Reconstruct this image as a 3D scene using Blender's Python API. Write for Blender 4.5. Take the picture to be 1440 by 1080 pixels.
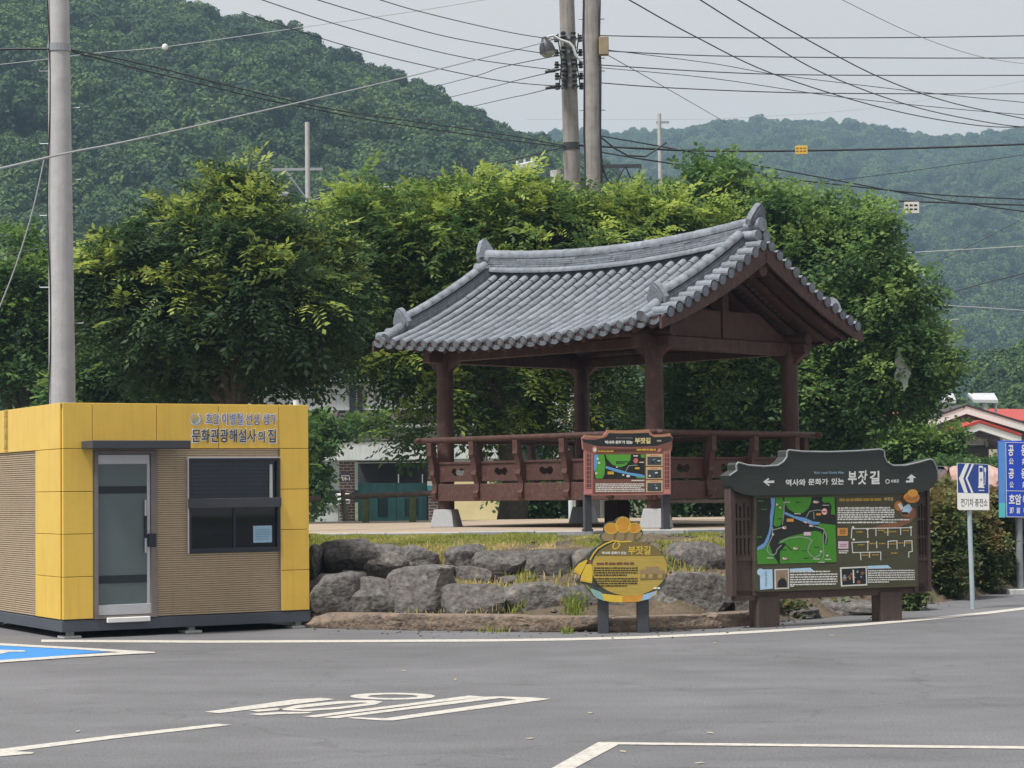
import bpy, bmesh, math, random
import numpy as np
from mathutils import Vector, Matrix, noise
from mathutils.geometry import tessellate_polygon

for o in list(bpy.data.objects): bpy.data.objects.remove(o)
SC = bpy.context.scene
COL = SC.collection
random.seed(7); RNG = np.random.default_rng(7)
R = math.radians

# ------------------------------------------------------------------ camera
FPX = 3000.0                      # focal length in pixels of the 1440 px wide photograph
CAM_Z = 1.55
PITCH = math.atan(150 / FPX); ROLL = R(0.7)
_F = Vector((0, math.cos(PITCH), math.sin(PITCH)))
_R0 = Vector((1, 0, 0)); _U0 = Vector((0, -math.sin(PITCH), math.cos(PITCH)))
_RT = _R0 * math.cos(ROLL) - _U0 * math.sin(ROLL)
_UP = _R0 * math.sin(ROLL) + _U0 * math.cos(ROLL)
CAM = Vector((0, 0, CAM_Z))
cd = bpy.data.cameras.new('camera'); cam = bpy.data.objects.new('camera', cd); COL.objects.link(cam)
cd.sensor_width = 36; cd.lens = 36 * FPX / 1440; cd.clip_start = 0.1; cd.clip_end = 12000
_m = Matrix((_RT, _UP, -_F)).transposed().to_4x4(); _m.translation = CAM
cam.matrix_world = _m
SC.camera = cam

# ------------------------------------------------------------------ sky, sun, exposure
SUN_EL, SUN_AZ = R(62), math.atan2(-0.76, -0.65)      # azimuth of the direction towards the sun: behind, left of the camera
sun_from = Vector((math.sin(SUN_AZ) * math.cos(SUN_EL), math.cos(SUN_AZ) * math.cos(SUN_EL), math.sin(SUN_EL)))
w = bpy.data.worlds.new('World'); SC.world = w; w.use_nodes = True
nt = w.node_tree; nt.nodes.clear()
_o = nt.nodes.new('ShaderNodeOutputWorld'); _b = nt.nodes.new('ShaderNodeBackground'); _b.inputs['Strength'].default_value = 0.10
_s = nt.nodes.new('ShaderNodeTexSky'); _s.sky_type = 'NISHITA'; _s.sun_disc = False
_s.sun_elevation = SUN_EL; _s.sun_rotation = SUN_AZ; _s.dust_density = 4; _s.air_density = 1.2
_h = nt.nodes.new('ShaderNodeHueSaturation'); _h.inputs['Saturation'].default_value = 0.12; _h.inputs['Value'].default_value = 0.8
_c = nt.nodes.new('ShaderNodeMix'); _c.data_type = 'RGBA'; _c.inputs[0].default_value = 0.82
_n = nt.nodes.new('ShaderNodeTexNoise'); _n.inputs['Scale'].default_value = 3.5; _n.inputs['Detail'].default_value = 5; _n.inputs['Roughness'].default_value = .55
_g = nt.nodes.new('ShaderNodeTexCoord'); _mp = nt.nodes.new('ShaderNodeMapping'); _mp.inputs['Scale'].default_value = (1, 1, 3.5)
nt.links.new(_g.outputs['Generated'], _mp.inputs[0]); nt.links.new(_mp.outputs[0], _n.inputs['Vector'])
_k = nt.nodes.new('ShaderNodeMix'); _k.data_type = 'RGBA'; _k.inputs[6].default_value = (4.75, 4.50, 4.28, 1); _k.inputs[7].default_value = (5.75, 5.40, 5.05, 1)   # thin grey cloud deck, all over the sky
nt.links.new(_n.outputs['Fac'], _k.inputs[0]); nt.links.new(_k.outputs[2], _c.inputs[7])
nt.links.new(_s.outputs[0], _h.inputs['Color']); nt.links.new(_h.outputs[0], _c.inputs[6])
nt.links.new(_c.outputs[2], _b.inputs['Color']); nt.links.new(_b.outputs[0], _o.inputs[0])
sl = bpy.data.lights.new('sun', 'SUN'); sl.energy = 3.5; sl.angle = R(10); sl.color = (1, .97, .925)
so = bpy.data.objects.new('sun', sl); COL.objects.link(so)
so.rotation_euler = (-sun_from).to_track_quat('-Z', 'Y').to_euler(); so.location = (-20, -20, 40)
SC.view_settings.view_transform = 'Standard'; SC.view_settings.look = 'None'
SC.view_settings.exposure = 0.58; SC.view_settings.gamma = 1
SC.cycles.max_bounces = 8; SC.cycles.transparent_max_bounces = 16; SC.cycles.volume_bounces = 1
SC.cycles.use_denoising = True

# ------------------------------------------------------------------ pixel -> world
def ray(px, py): return _F + _RT * ((px - 720) / FPX) - _UP * ((py - 540) / FPX)
def at(px, py, Y):
    d = ray(px, py); return CAM + d * (Y / d.y)
def ground(px, py, z=0.0):
    d = ray(px, py); return CAM + d * ((z - CAM_Z) / d.z)
class Plane:
    """vertical plane through two plan points; local X along it, local Y away from the viewer, local Z up"""
    def __init__(s, A, B, z0=0.0):
        s.O = Vector((A[0], A[1], z0)); s.R = Vector((B[0] - A[0], B[1] - A[1], 0)).normalized()
        s.N = Vector((-s.R.y, s.R.x, 0))
        s.M = Matrix((s.R, s.N, Vector((0, 0, 1)))).transposed().to_4x4(); s.M.translation = s.O
    def uv(s, px, py, off=0.0):
        d = ray(px, py); t = ((s.O - CAM).dot(s.N) + off) / d.dot(s.N); p = CAM + d * t - s.O
        return (p.dot(s.R), p.z)

# ------------------------------------------------------------------ object helpers
def tag(o, label=None, cat=None, group=None, kind=None):
    for k, v in (('label', label), ('category', cat), ('group', group), ('kind', kind)):
        if v: o[k] = v
    return o
def link(name, data, parent=None, M=None):
    o = bpy.data.objects.new(name, data); COL.objects.link(o)
    if parent: o.parent = parent
    if M is not None: o.matrix_basis = M
    return o
def empty(name, M=None, label=None, cat=None, group=None, kind=None):
    if isinstance(M, Vector): M = Matrix.Translation(M)
    o = link(name, None, None, M); o.empty_display_size = .2
    return tag(o, label, cat, group, kind)

class MB:
    def __init__(s): s.v = []; s.f = []; s.mi = []
    def add(s, vs, fs, m=0, M=None):
        b = len(s.v)
        if M is not None: vs = [M @ Vector(p) for p in vs]
        s.v += [tuple(p) for p in vs]; s.f += [tuple(i + b for i in f) for f in fs]; s.mi += [m] * len(fs); return s
    def box(s, x0, x1, y0, y1, z0, z1, m=0, M=None, ch=0.0):
        if ch <= 0:
            vs = [(x0,y0,z0),(x1,y0,z0),(x1,y1,z0),(x0,y1,z0),(x0,y0,z1),(x1,y0,z1),(x1,y1,z1),(x0,y1,z1)]
            return s.add(vs, [(0,3,2,1),(4,5,6,7),(0,1,5,4),(1,2,6,5),(2,3,7,6),(3,0,4,7)], m, M)
        bm = bmesh.new(); bmesh.ops.create_cube(bm, size=1)
        for v in bm.verts:
            v.co.x = x0 if v.co.x < 0 else x1; v.co.y = y0 if v.co.y < 0 else y1; v.co.z = z0 if v.co.z < 0 else z1
        bmesh.ops.bevel(bm, geom=bm.edges[:], offset=ch, segments=1, affect='EDGES')
        bm.verts.index_update(); s.add([v.co.copy() for v in bm.verts], [[v.index for v in f.verts] for f in bm.faces], m, M); bm.free(); return s
    def prism(s, outer, y0, y1, holes=(), m=0, M=None, back=True):
        """polygon in (x,z), front at y0, back at y1"""
        loops = [list(outer)] + [list(h) for h in holes]
        tri = tessellate_polygon([[Vector((p[0], p[1], 0)) for p in l] for l in loops])
        flat = [p for l in loops for p in l]; n = len(flat)
        vs = [(p[0], y0, p[1]) for p in flat]; fs = []
        def orient(t):
            a, b, c = (flat[i] for i in t)
            return (b[0]-a[0])*(c[1]-a[1]) - (b[1]-a[1])*(c[0]-a[0]) > 0
        fr = [t if orient(t) else (t[0], t[2], t[1]) for t in tri]
        fs += fr
        if back and y1 != y0:
            vs += [(p[0], y1, p[1]) for p in flat]
            fs += [(t[0]+n, t[2]+n, t[1]+n) for t in fr]
            b = 0
            for k, l in enumerate(loops):
                m_ = len(l)
                area = sum(l[i][0]*l[(i+1) % m_][1] - l[(i+1) % m_][0]*l[i][1] for i in range(m_))
                flip = (area > 0) == (k == 0)
                for i in range(m_):
                    i0, i1 = b + i, b + (i + 1) % m_
                    fs.append((i1, i0, i0 + n, i1 + n) if flip else (i0, i1, i1 + n, i0 + n))
                b += m_
        return s.add(vs, fs, m, M)
    def tube(s, pts, r, n=8, m=0, caps=True, M=None):
        pts = [Vector(p) for p in pts]; rs = r if isinstance(r, (list, tuple)) else [r] * len(pts)
        vs, fs = [], []; up = None
        for i, p in enumerate(pts):
            t = (pts[min(i+1, len(pts)-1)] - pts[max(i-1, 0)]).normalized()
            if up is None: up = Vector((0,0,1)) if abs(t.z) < .9 else Vector((1,0,0))
            a = t.cross(up).normalized(); b = a.cross(t).normalized(); up = b
            for k in range(n):
                c = 2 * math.pi * k / n; vs.append(p + (a * math.cos(c) + b * math.sin(c)) * rs[i])
        for i in range(len(pts) - 1):
            for k in range(n):
                k2 = (k + 1) % n; fs.append((i*n+k, i*n+k2, (i+1)*n+k2, (i+1)*n+k))
        if caps: fs.append(tuple(range(n))[::-1]); fs.append(tuple((len(pts)-1)*n + k for k in range(n)))
        return s.add(vs, fs, m, M)
    def lathe(s, prof, n=16, m=0, M=None):
        vs = [(r*math.cos(2*math.pi*k/n), r*math.sin(2*math.pi*k/n), z) for r, z in prof for k in range(n)]
        fs = [(i*n+k, i*n+(k+1) % n, (i+1)*n+(k+1) % n, (i+1)*n+k) for i in range(len(prof)-1) for k in range(n)]
        fs.append(tuple(range(n))[::-1]); fs.append(tuple((len(prof)-1)*n+k for k in range(n)))
        return s.add(vs, fs, m, M)
    def mesh(s, name, mats, smooth=False):
        me = bpy.data.meshes.new(name); me.from_pydata(s.v, [], s.f)
        for x in (mats if isinstance(mats, (list, tuple)) else [mats]): me.materials.append(x)
        if len(set(s.mi)) > 1: me.polygons.foreach_set('material_index', s.mi)
        if smooth: me.shade_smooth()
        me.update(); return me
    def build(s, name, mats, parent=None, M=None, smooth=False, bevel=0.0):
        o = link(name, s.mesh(name, mats, smooth), parent, M)
        if bevel:
            b = o.modifiers.new('bevel', 'BEVEL'); b.width = bevel; b.segments = 2; b.limit_method = 'ANGLE'; b.angle_limit = R(40)
        if smooth == 'auto':
            o.data.set_sharp_from_angle(angle=R(40))
        return o
def rect(x0, z0, x1, z1): return [(x0, z0), (x1, z0), (x1, z1), (x0, z1)]
def ell(cx, cz, rx, rz, n=28, a0=0.0, a1=2*math.pi):
    full = abs(a1 - a0 - 2*math.pi) < 1e-6
    return [(cx + rx*math.cos(a0+(a1-a0)*i/(n if full else n-1)), cz + rz*math.sin(a0+(a1-a0)*i/(n if full else n-1))) for i in range(n)]
def quad_mesh(name, V, Q, mat, attr=None, smooth=False):
    """fast mesh from numpy arrays: V (n,3), Q (m,4) or (m,3)"""
    me = bpy.data.meshes.new(name); k = Q.shape[1]
    me.vertices.add(len(V)); me.vertices.foreach_set('co', np.ascontiguousarray(V, dtype=np.float32).ravel())
    me.loops.add(Q.size); me.loops.foreach_set('vertex_index', np.ascontiguousarray(Q, dtype=np.int32).ravel())
    me.polygons.add(len(Q)); me.polygons.foreach_set('loop_start', np.arange(len(Q), dtype=np.int32) * k)
    if attr is not None:
        a = me.attributes.new('tint', 'FLOAT', 'FACE'); a.data.foreach_set('value', np.asarray(attr, dtype=np.float32))
    me.materials.append(mat); me.update(calc_edges=True); me.validate()
    if smooth: me.shade_smooth()
    return me
_tc = {}
def text_mesh(body, bold=0.0, shear=0.0):
    """glyph outlines as flat polygons, normalised to width 1 (x), height h (z); returns (verts, faces, h)"""
    key = (body, bold, shear)
    if key not in _tc:
        c = bpy.data.curves.new('lettering', 'FONT'); c.body = body; c.offset = bold; c.resolution_u = 3; c.shear = shear
        o = bpy.data.objects.new('lettering', c); me = o.to_mesh()
        v = [(p.co.x, p.co.y) for p in me.vertices]; f = [tuple(p.vertices) for p in me.polygons]
        o.to_mesh_clear(); bpy.data.objects.remove(o); bpy.data.curves.remove(c)
        x0 = min(p[0] for p in v); x1 = max(p[0] for p in v); y0 = min(p[1] for p in v); y1 = max(p[1] for p in v)
        _tc[key] = ([((p[0]-x0)/(x1-x0), (p[1]-y0)/(y1-y0)) for p in v], f)
    return _tc[key]
def put_text(mb, body, box, y, m=0, bold=0.02, shear=0.0, quad=None):
    """write body so that it fills box (x0,z0,x1,z1) of the local x,z plane at depth y (or the quad bl,br,tr,tl)"""
    v, f = text_mesh(body, bold, shear)
    if quad is None:
        x0, z0, x1, z1 = box; quad = ((x0, z0), (x1, z0), (x1, z1), (x0, z1))
    bl, br, tr, tl = [Vector(q) for q in quad]
    vs = []
    for (a, b) in v:
        p = (bl*(1-a) + br*a)*(1-b) + (tl*(1-a) + tr*a)*b
        vs.append((p.x, y, p.y))
    mb.add(vs, f, m)

# ------------------------------------------------------------------ materials
def mat(name, col, rough=.75, var=.12, scale=6.0, bump=0.0, bscale=60.0, metal=0.0, spec=.35, rnd=0.0, col2=None, mask=(.45,.62), mscale=3.0, bdist=.02, stretch=None, streak=0.0):
    m = bpy.data.materials.new(name); m.use_nodes = True; n = m.node_tree; N = n.nodes; L = n.links.new
    b = N['Principled BSDF']; b.inputs['Roughness'].default_value = rough; b.inputs['Metallic'].default_value = metal
    b.inputs['Specular IOR Level'].default_value = spec
    tc = N.new('ShaderNodeTexCoord'); src = tc.outputs['Object']
    if stretch:
        mp = N.new('ShaderNodeMapping'); mp.inputs['Scale'].default_value = stretch; L(src, mp.inputs[0]); src = mp.outputs[0]
    no = N.new('ShaderNodeTexNoise'); no.inputs['Scale'].default_value = scale; no.inputs['Detail'].default_value = 8; no.inputs['Roughness'].default_value = .65; L(src, no.inputs['Vector'])
    mr = N.new('ShaderNodeMapRange'); mr.inputs[1].default_value = .25; mr.inputs[2].default_value = .75; mr.inputs[3].default_value = 1-var*1.6; mr.inputs[4].default_value = 1+var*1.2; L(no.outputs['Fac'], mr.inputs[0])
    val = mr.outputs[0]
    if rnd:
        oi = N.new('ShaderNodeObjectInfo'); r2 = N.new('ShaderNodeMapRange'); r2.inputs[3].default_value = 1-rnd; r2.inputs[4].default_value = 1+rnd; L(oi.outputs['Random'], r2.inputs[0])
        mu = N.new('ShaderNodeMath'); mu.operation = 'MULTIPLY'; L(val, mu.inputs[0]); L(r2.outputs[0], mu.inputs[1]); val = mu.outputs[0]
    if streak:
        mp2 = N.new('ShaderNodeMapping'); mp2.inputs['Scale'].default_value = (9, 9, .5); L(tc.outputs['Object'], mp2.inputs[0])
        n3 = N.new('ShaderNodeTexNoise'); n3.inputs['Scale'].default_value = 2.0; n3.inputs['Detail'].default_value = 6; L(mp2.outputs[0], n3.inputs['Vector'])
        r3 = N.new('ShaderNodeMapRange'); r3.inputs[1].default_value = .5; r3.inputs[2].default_value = .75; r3.inputs[3].default_value = 1; r3.inputs[4].default_value = 1-streak; L(n3.outputs['Fac'], r3.inputs[0])
        mu3 = N.new('ShaderNodeMath'); mu3.operation = 'MULTIPLY'; L(val, mu3.inputs[0]); L(r3.outputs[0], mu3.inputs[1]); val = mu3.outputs[0]
    base = None
    if col2:
        n2 = N.new('ShaderNodeTexNoise'); n2.inputs['Scale'].default_value = mscale; n2.inputs['Detail'].default_value = 10; n2.inputs['Roughness'].default_value = .7; L(src, n2.inputs['Vector'])
        mm = N.new('ShaderNodeMapRange'); mm.inputs[1].default_value = mask[0]; mm.inputs[2].default_value = mask[1]; L(n2.outputs['Fac'], mm.inputs[0])
        mx = N.new('ShaderNodeMix'); mx.data_type = 'RGBA'; mx.inputs[6].default_value = (*col, 1); mx.inputs[7].default_value = (*col2, 1); L(mm.outputs[0], mx.inputs[0]); base = mx.outputs[2]
    vm = N.new('ShaderNodeVectorMath'); vm.operation = 'SCALE'
    if base is None: vm.inputs[0].default_value = col
    else: L(base, vm.inputs[0])
    L(val, vm.inputs['Scale']); L(vm.outputs[0], b.inputs['Base Color'])
    if bump:
        nb = N.new('ShaderNodeTexNoise'); nb.inputs['Scale'].default_value = bscale; nb.inputs['Detail'].default_value = 8; L(src, nb.inputs['Vector'])
        bp = N.new('ShaderNodeBump'); bp.inputs['Strength'].default_value = bump; bp.inputs['Distance'].default_value = bdist; L(nb.outputs['Fac'], bp.inputs['Height']); L(bp.outputs[0], b.inputs['Normal'])
    return m
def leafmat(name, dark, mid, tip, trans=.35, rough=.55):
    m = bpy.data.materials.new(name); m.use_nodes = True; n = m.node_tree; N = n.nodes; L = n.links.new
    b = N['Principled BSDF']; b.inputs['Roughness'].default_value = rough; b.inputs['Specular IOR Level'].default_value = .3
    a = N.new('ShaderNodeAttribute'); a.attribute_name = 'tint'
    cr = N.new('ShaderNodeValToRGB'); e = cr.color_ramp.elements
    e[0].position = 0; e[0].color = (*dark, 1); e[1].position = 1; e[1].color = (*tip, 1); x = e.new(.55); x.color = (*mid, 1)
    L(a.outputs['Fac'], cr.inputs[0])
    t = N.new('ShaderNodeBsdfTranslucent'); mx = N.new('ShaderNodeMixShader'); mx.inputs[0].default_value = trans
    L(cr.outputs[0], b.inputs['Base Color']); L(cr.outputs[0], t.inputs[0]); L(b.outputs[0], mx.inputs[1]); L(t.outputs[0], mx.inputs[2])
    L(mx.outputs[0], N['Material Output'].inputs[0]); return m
def flat(name, col, rough=.6, spec=.3, var=.06): return mat(name, col, rough, var, 12.0, spec=spec)

YEL = mat('yellow_panel_paint', (.76, .50, .085), .38, .05, 2.5, spec=.4, streak=.10, rnd=.025)
YELS = mat('sign_yellow', (.64, .36, .02), .5, .03)
TAN = mat('tan_siding', (.53, .42, .29), .7, .10, 8, stretch=(1, 1, 6), streak=.12)
SKIRT = mat('grey_skirt_paint', (.075, .085, .105), .55, .08, 3)
CHAR = mat('charcoal_metal', (.055, .058, .068), .45, .06)
ALU = mat('brushed_aluminium', (.52, .53, .55), .38, .05, metal=.35)
DARKF = mat('dark_window_frame', (.022, .028, .040), .35, .05)
FILM = mat('frosted_glass_film', (.105, .135, .14), .22, .06, 1.2, spec=.5)
INTER = mat('dim_room_interior', (.09, .10, .125), .8, .1)  # dimness of the room put into the lining colour
BLIND = mat('grey_blind_slat', (.20, .24, .30), .6, .05)
PAPER = flat('pale_blue_notice', (.30, .48, .62)); WHITE = flat('white_paint', (.78, .78, .76)); GOLD = flat('gold_lettering', (.72, .56, .2))
BLACKP = flat('near_black_print', (.02, .022, .024)); BLUEL = flat('blue_lettering', (.13, .19, .42)); DKL = flat('dark_slate_lettering', (.05, .07, .09))
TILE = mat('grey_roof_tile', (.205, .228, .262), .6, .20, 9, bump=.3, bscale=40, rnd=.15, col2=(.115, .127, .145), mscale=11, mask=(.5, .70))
TILED = mat('pan_tile_painted_shade', (.12, .133, .155), .7, .18, 9, bump=.3, bscale=40)  # darker than TILE: shading between the tile rows put into the colour
WOOD = mat('red_brown_timber', (.074, .037, .031), .6, .22, 5, bump=.35, bscale=30, rnd=.10, streak=.38, col2=(.125, .066, .054), mscale=5, mask=(.55, .75))
WOODX = mat('red_brown_rail', (.080, .039, .032), .6, .22, 14, bump=.35, bscale=40, rnd=.13, col2=(.13, .07, .058), mscale=7, mask=(.55, .75))
SOFFIT = mat('soffit_board', (.085, .045, .038), .75, .2, 6)
GRAN = mat('granite_block', (.36, .37, .385), .8, .12, 40, bump=.3, bscale=120)
BOUL = mat('dark_boulder', (.115, .107, .102), .88, .48, 16, bump=1.0, bscale=11, rnd=.25, col2=(.22, .19, .16), mscale=6, mask=(.52, .74), bdist=.05, streak=.12)
EARTH = mat('dry_earth_bank', (.15, .113, .076), .95, .35, 9, bump=1.0, bscale=18, col2=(.065, .055, .04), mscale=4.5, bdist=.05)
FOOT = mat('rubbly_concrete_footing', (.23, .175, .130), .95, .25, 6, bump=1.0, bscale=22, col2=(.13, .105, .09), mscale=7, bdist=.03)
CURB = mat('concrete_kerb', (.33, .34, .34), .85, .12, 9, bump=.3, bscale=60, rnd=.06)
CONC = mat('pole_concrete', (.45, .44, .44), .85, .10, 5, bump=.25, bscale=50, streak=.15)
CONC2 = mat('stained_pole_concrete', (.29, .27, .255), .9, .16, 4, bump=.3, bscale=40, streak=.35)
GREYC = mat('weathered_white_concrete', (.50, .52, .515), .85, .10, 2, bump=.2, bscale=30, streak=.25)
STEEL = mat('galvanised_steel', (.30, .32, .34), .5, .08, metal=.3)
CABLE = mat('black_cable', (.03, .032, .036), .6, .05); CABLEL = mat('pale_cable', (.34, .35, .36), .6, .05)
BROWNP = mat('brown_sign_timber', (.075, .052, .045), .7, .2, 8, bump=.4, bscale=30, stretch=(6, 6, 1))
SLATE = mat('dark_green_sign_board', (.035, .042, .038), .55, .12, 6, stretch=(1, 1, 8))
OLIVE = mat('olive_sign_panel', (.075, .072, .040), .5, .2, 4, stretch=(1, 1, 12))
BARK = mat('tree_bark', (.07, .058, .048), .9, .3, 12, bump=.8, bscale=30)
# ================================================================== SETTING
def sheet(name, rows, mat_, kind='structure', parent=None):
    """rows: list of equal-length lists of points"""
    V = np.array([p for r in rows for p in r], dtype=float); n = len(rows[0]); Q = []
    for i in range(len(rows) - 1):
        for k in range(n - 1): Q.append((i*n+k, i*n+k+1, (i+1)*n+k+1, (i+1)*n+k))
    me = quad_mesh(name, V, np.array(Q), mat_, smooth=True); o = link(name, me, parent)
    if kind and not parent: o['kind'] = kind
    return o

# asphalt with streaks, worn patches and fine grain
ASPH = bpy.data.materials.new('worn_asphalt'); ASPH.use_nodes = True
def _asph():
    n = ASPH.node_tree; N = n.nodes; L = n.links.new; b = N['Principled BSDF']; b.inputs['Roughness'].default_value = .82; b.inputs['Specular IOR Level'].default_value = .3
    tc = N.new('ShaderNodeTexCoord')
    def nz(scale, detail, st=(1, 1, 1), lo=.3, hi=.7, a=0., c=1.):
        mp = N.new('ShaderNodeMapping'); mp.inputs['Scale'].default_value = st; mp.inputs['Rotation'].default_value = (0, 0, R(8)); L(tc.outputs['Object'], mp.inputs[0])
        x = N.new('ShaderNodeTexNoise'); x.inputs['Scale'].default_value = scale; x.inputs['Detail'].default_value = detail; x.inputs['Roughness'].default_value = .65; L(mp.outputs[0], x.inputs['Vector'])
        r = N.new('ShaderNodeMapRange'); r.inputs[1].default_value = lo; r.inputs[2].default_value = hi; r.inputs[3].default_value = a; r.inputs[4].default_value = c; L(x.outputs['Fac'], r.inputs[0]); return r.outputs[0]
    def mul(a, b_):
        m = N.new('ShaderNodeMath'); m.operation = 'MULTIPLY'; L(a, m.inputs[0]); L(b_, m.inputs[1]); return m.outputs[0]
    v = mul(nz(.22, 6, (1, 1, 1), .3, .7, .80, 1.16), nz(1.3, 8, (.7, 1.2, 1), .3, .7, .86, 1.12))
    v = mul(v, nz(55, 5, (1, 1, 1), .3, .7, .60, 1.40)); v = mul(v, nz(5, 8, (1, 1, 1), .58, .74, 1.0, .78)); v = mul(v, nz(.5, 7, (.25, 1.6, 1), .55, .72, 1.0, .84))
    wn_ = N.new('ShaderNodeTexNoise'); wn_.inputs['Scale'].default_value = 1.5; wn_.inputs['Detail'].default_value = 6; L(tc.outputs['Object'], wn_.inputs['Vector'])
    ad = N.new('ShaderNodeVectorMath'); ad.operation = 'ADD'; L(tc.outputs['Object'], ad.inputs[0]); L(wn_.outputs['Color'], ad.inputs[1])
    vo = N.new('ShaderNodeTexVoronoi'); vo.feature = 'DISTANCE_TO_EDGE'; vo.inputs['Scale'].default_value = .23; L(ad.outputs[0], vo.inputs['Vector'])
    cr_ = N.new('ShaderNodeMapRange'); cr_.inputs[1].default_value = .0; cr_.inputs[2].default_value = .006; cr_.inputs[3].default_value = .80; cr_.inputs[4].default_value = 1.0; L(vo.outputs['Distance'], cr_.inputs[0]); v = mul(v, cr_.outputs[0])
    vm = N.new('ShaderNodeVectorMath'); vm.operation = 'SCALE'; vm.inputs[0].default_value = (.140, .140, .148); L(v, vm.inputs['Scale']); L(vm.outputs[0], b.inputs['Base Color'])
    bp = N.new('ShaderNodeBump'); bp.inputs['Strength'].default_value = .35; bp.inputs['Distance'].default_value = .006
    x = N.new('ShaderNodeTexNoise'); x.inputs['Scale'].default_value = 160; x.inputs['Detail'].default_value = 3; L(tc.outputs['Object'], x.inputs['Vector']); L(x.outputs['Fac'], bp.inputs['Height']); L(bp.outputs[0], b.inputs['Normal'])
_asph()
FIELD = mat('field_ground', (.07, .085, .035), .95, .3, .3, col2=(.16, .13, .08), mscale=.2)
SAND = mat('sandy_paving', (.40, .315, .235), .9, .14, 2.5, bump=.3, bscale=60, col2=(.30, .25, .20), mscale=1.2)
CONCR = mat('pale_concrete_lane', (.46, .45, .42), .9, .1, 1.0)
PAINT = mat('worn_road_paint', (.50, .475, .43), .75, .16, 14, col2=(.24, .235, .23), mscale=22, mask=(.53, .68))
BLUEP = mat('blue_road_paint', (.035, .22, .55), .65, .10, 8, col2=(.03, .16, .40), mscale=12, mask=(.58, .75))

g = MB().add([(-4000, -60, -.04), (4000, -60, -.04), (4000, 4000, -.04), (-4000, 4000, -.04)], [(0, 1, 2, 3)]).build('ground', FIELD); tag(g, 'flat green and brown ground beneath the whole place', kind='structure')
a = MB().add([(-60, -30, 0), (80, -30, 0), (80, 48, 0), (-60, 48, 0)], [(0, 1, 2, 3)]).build('asphalt_lot', ASPH); tag(a, 'worn grey asphalt of the car park in front', kind='structure')

# ---- painted markings, each its own sheet 4 mm above the asphalt
def marking(name, polys, mt, label, z=.004, group=None):
    mb = MB()
    for P in polys:
        outer, holes = (P[0], P[1:]) if isinstance(P[0][0], (tuple, list)) else (P, [])
        loops = [[ground(x, y, z) for x, y in l] for l in [outer] + list(holes)]
        tri = tessellate_polygon([[Vector((p.x, p.y, 0)) for p in l] for l in loops]); fl = [p for l in loops for p in l]
        fs = []
        for t in tri:
            A, B, C = (fl[i] for i in t); fs.append(t if (B.x-A.x)*(C.y-A.y)-(B.y-A.y)*(C.x-A.x) > 0 else t[::-1])
        mb.add(fl, fs)
    o = mb.build(name, mt); tag(o, label, kind='structure'); return o
def Z(ox, oy, s): return lambda pts: [(ox + x / s, oy + y / s) for x, y in pts]
el = [(58, 901), (300, 902.2), (520, 901.3), (700, 900.3), (800, 898.8), (900, 896.2), (1000, 891.8), (1060, 888.5), (1130, 884.2), (1200, 879.2), (1270, 873.3), (1330, 867.8), (1390, 861.5), (1440, 855.5), (1560, 840)]
marking('edge_line_marking', [[(x, y - 1.6) for x, y in el] + [(x, y + 1.7) for x, y in el[::-1]]], PAINT, 'white line along the edge of the car park')
marking('parking_bay_paint', [[(-160, 899), (-60, 902.5), (0, 906.5), (165, 915.3), (0, 929), (-160, 942)]], BLUEP, 'blue painted accessible parking bay at the picture edge', .004)
marking('parking_bay_border', [[(-160, 894), (0, 904.3), (100, 909.8), (218, 916.6), (218, 918.2), (190, 919.3), (100, 924.5), (0, 931.6), (-160, 946), (-160, 940), (0, 928.2), (100, 921), (170, 917), (100, 912.6), (0, 907.6), (-160, 898.5)],
    [(-40, 915), (0, 913.6), (34, 914.4), (36, 916.2), (12, 916.6), (4, 919), (-40, 921)]], PAINT, 'white border and symbol of the blue accessible bay', .008)
z6 = Z(270, 940, 2.717); z0 = Z(0, 860, 4.235); z4 = Z(780, 880, 2.18)
marking('pavement_lettering', [z6([(46, 166), (104, 170.5), (330, 144), (548, 117), (490, 112), (390, 118)]), z6([(216, 174), (262, 179), (330, 174), (440, 171.5), (462, 166), (330, 166)]),
    z6([(216, 160), (328, 151), (350, 157), (250, 165)]),
    (z6([(326, 158), (400, 140), (560, 125), (690, 121), (729, 127), (700, 138), (560, 155), (430, 163)]), z6([(385, 154), (560, 135), (650, 129.5), (672, 132), (560, 147), (430, 156)])),
    (z6(ell(767, 106, 163, 13.2)), z6(ell(767, 106, 95, 7))),
    z6([(423, 183), (470, 187), (800, 146), (1118, 108), (1060, 103), (800, 137)]), z6([(500, 187), (552, 190.5), (820, 157), (1180, 113), (1150, 107), (1118, 108.4), (800, 150)]),
    z6([(590, 189), (715, 198), (768, 198.5), (1372, 116), (1300, 110.5), (1180, 106.5), (1150, 107), (1180, 113), (1240, 119), (740, 190), (620, 186)])], PAINT, 'stretched white painted lettering on the asphalt')
marking('bay_line_marking', [z0([(-200, 841), (0, 818), (700, 733), (1290, 668), (1382, 674), (700, 753), (90, 831), (202, 838), (195, 845), (0, 862), (-200, 880)])], PAINT, 'white parking bay line running to the bottom corner')
marking('bay_corner_marking', [z4([(134, 356), (1440, 369), (1640, 371), (1640, 379), (1440, 377), (196, 363.5), (60, 437), (-140, 545), (-210, 545), (0, 431)])], PAINT, 'white corner of a parking bay at the bottom')

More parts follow.
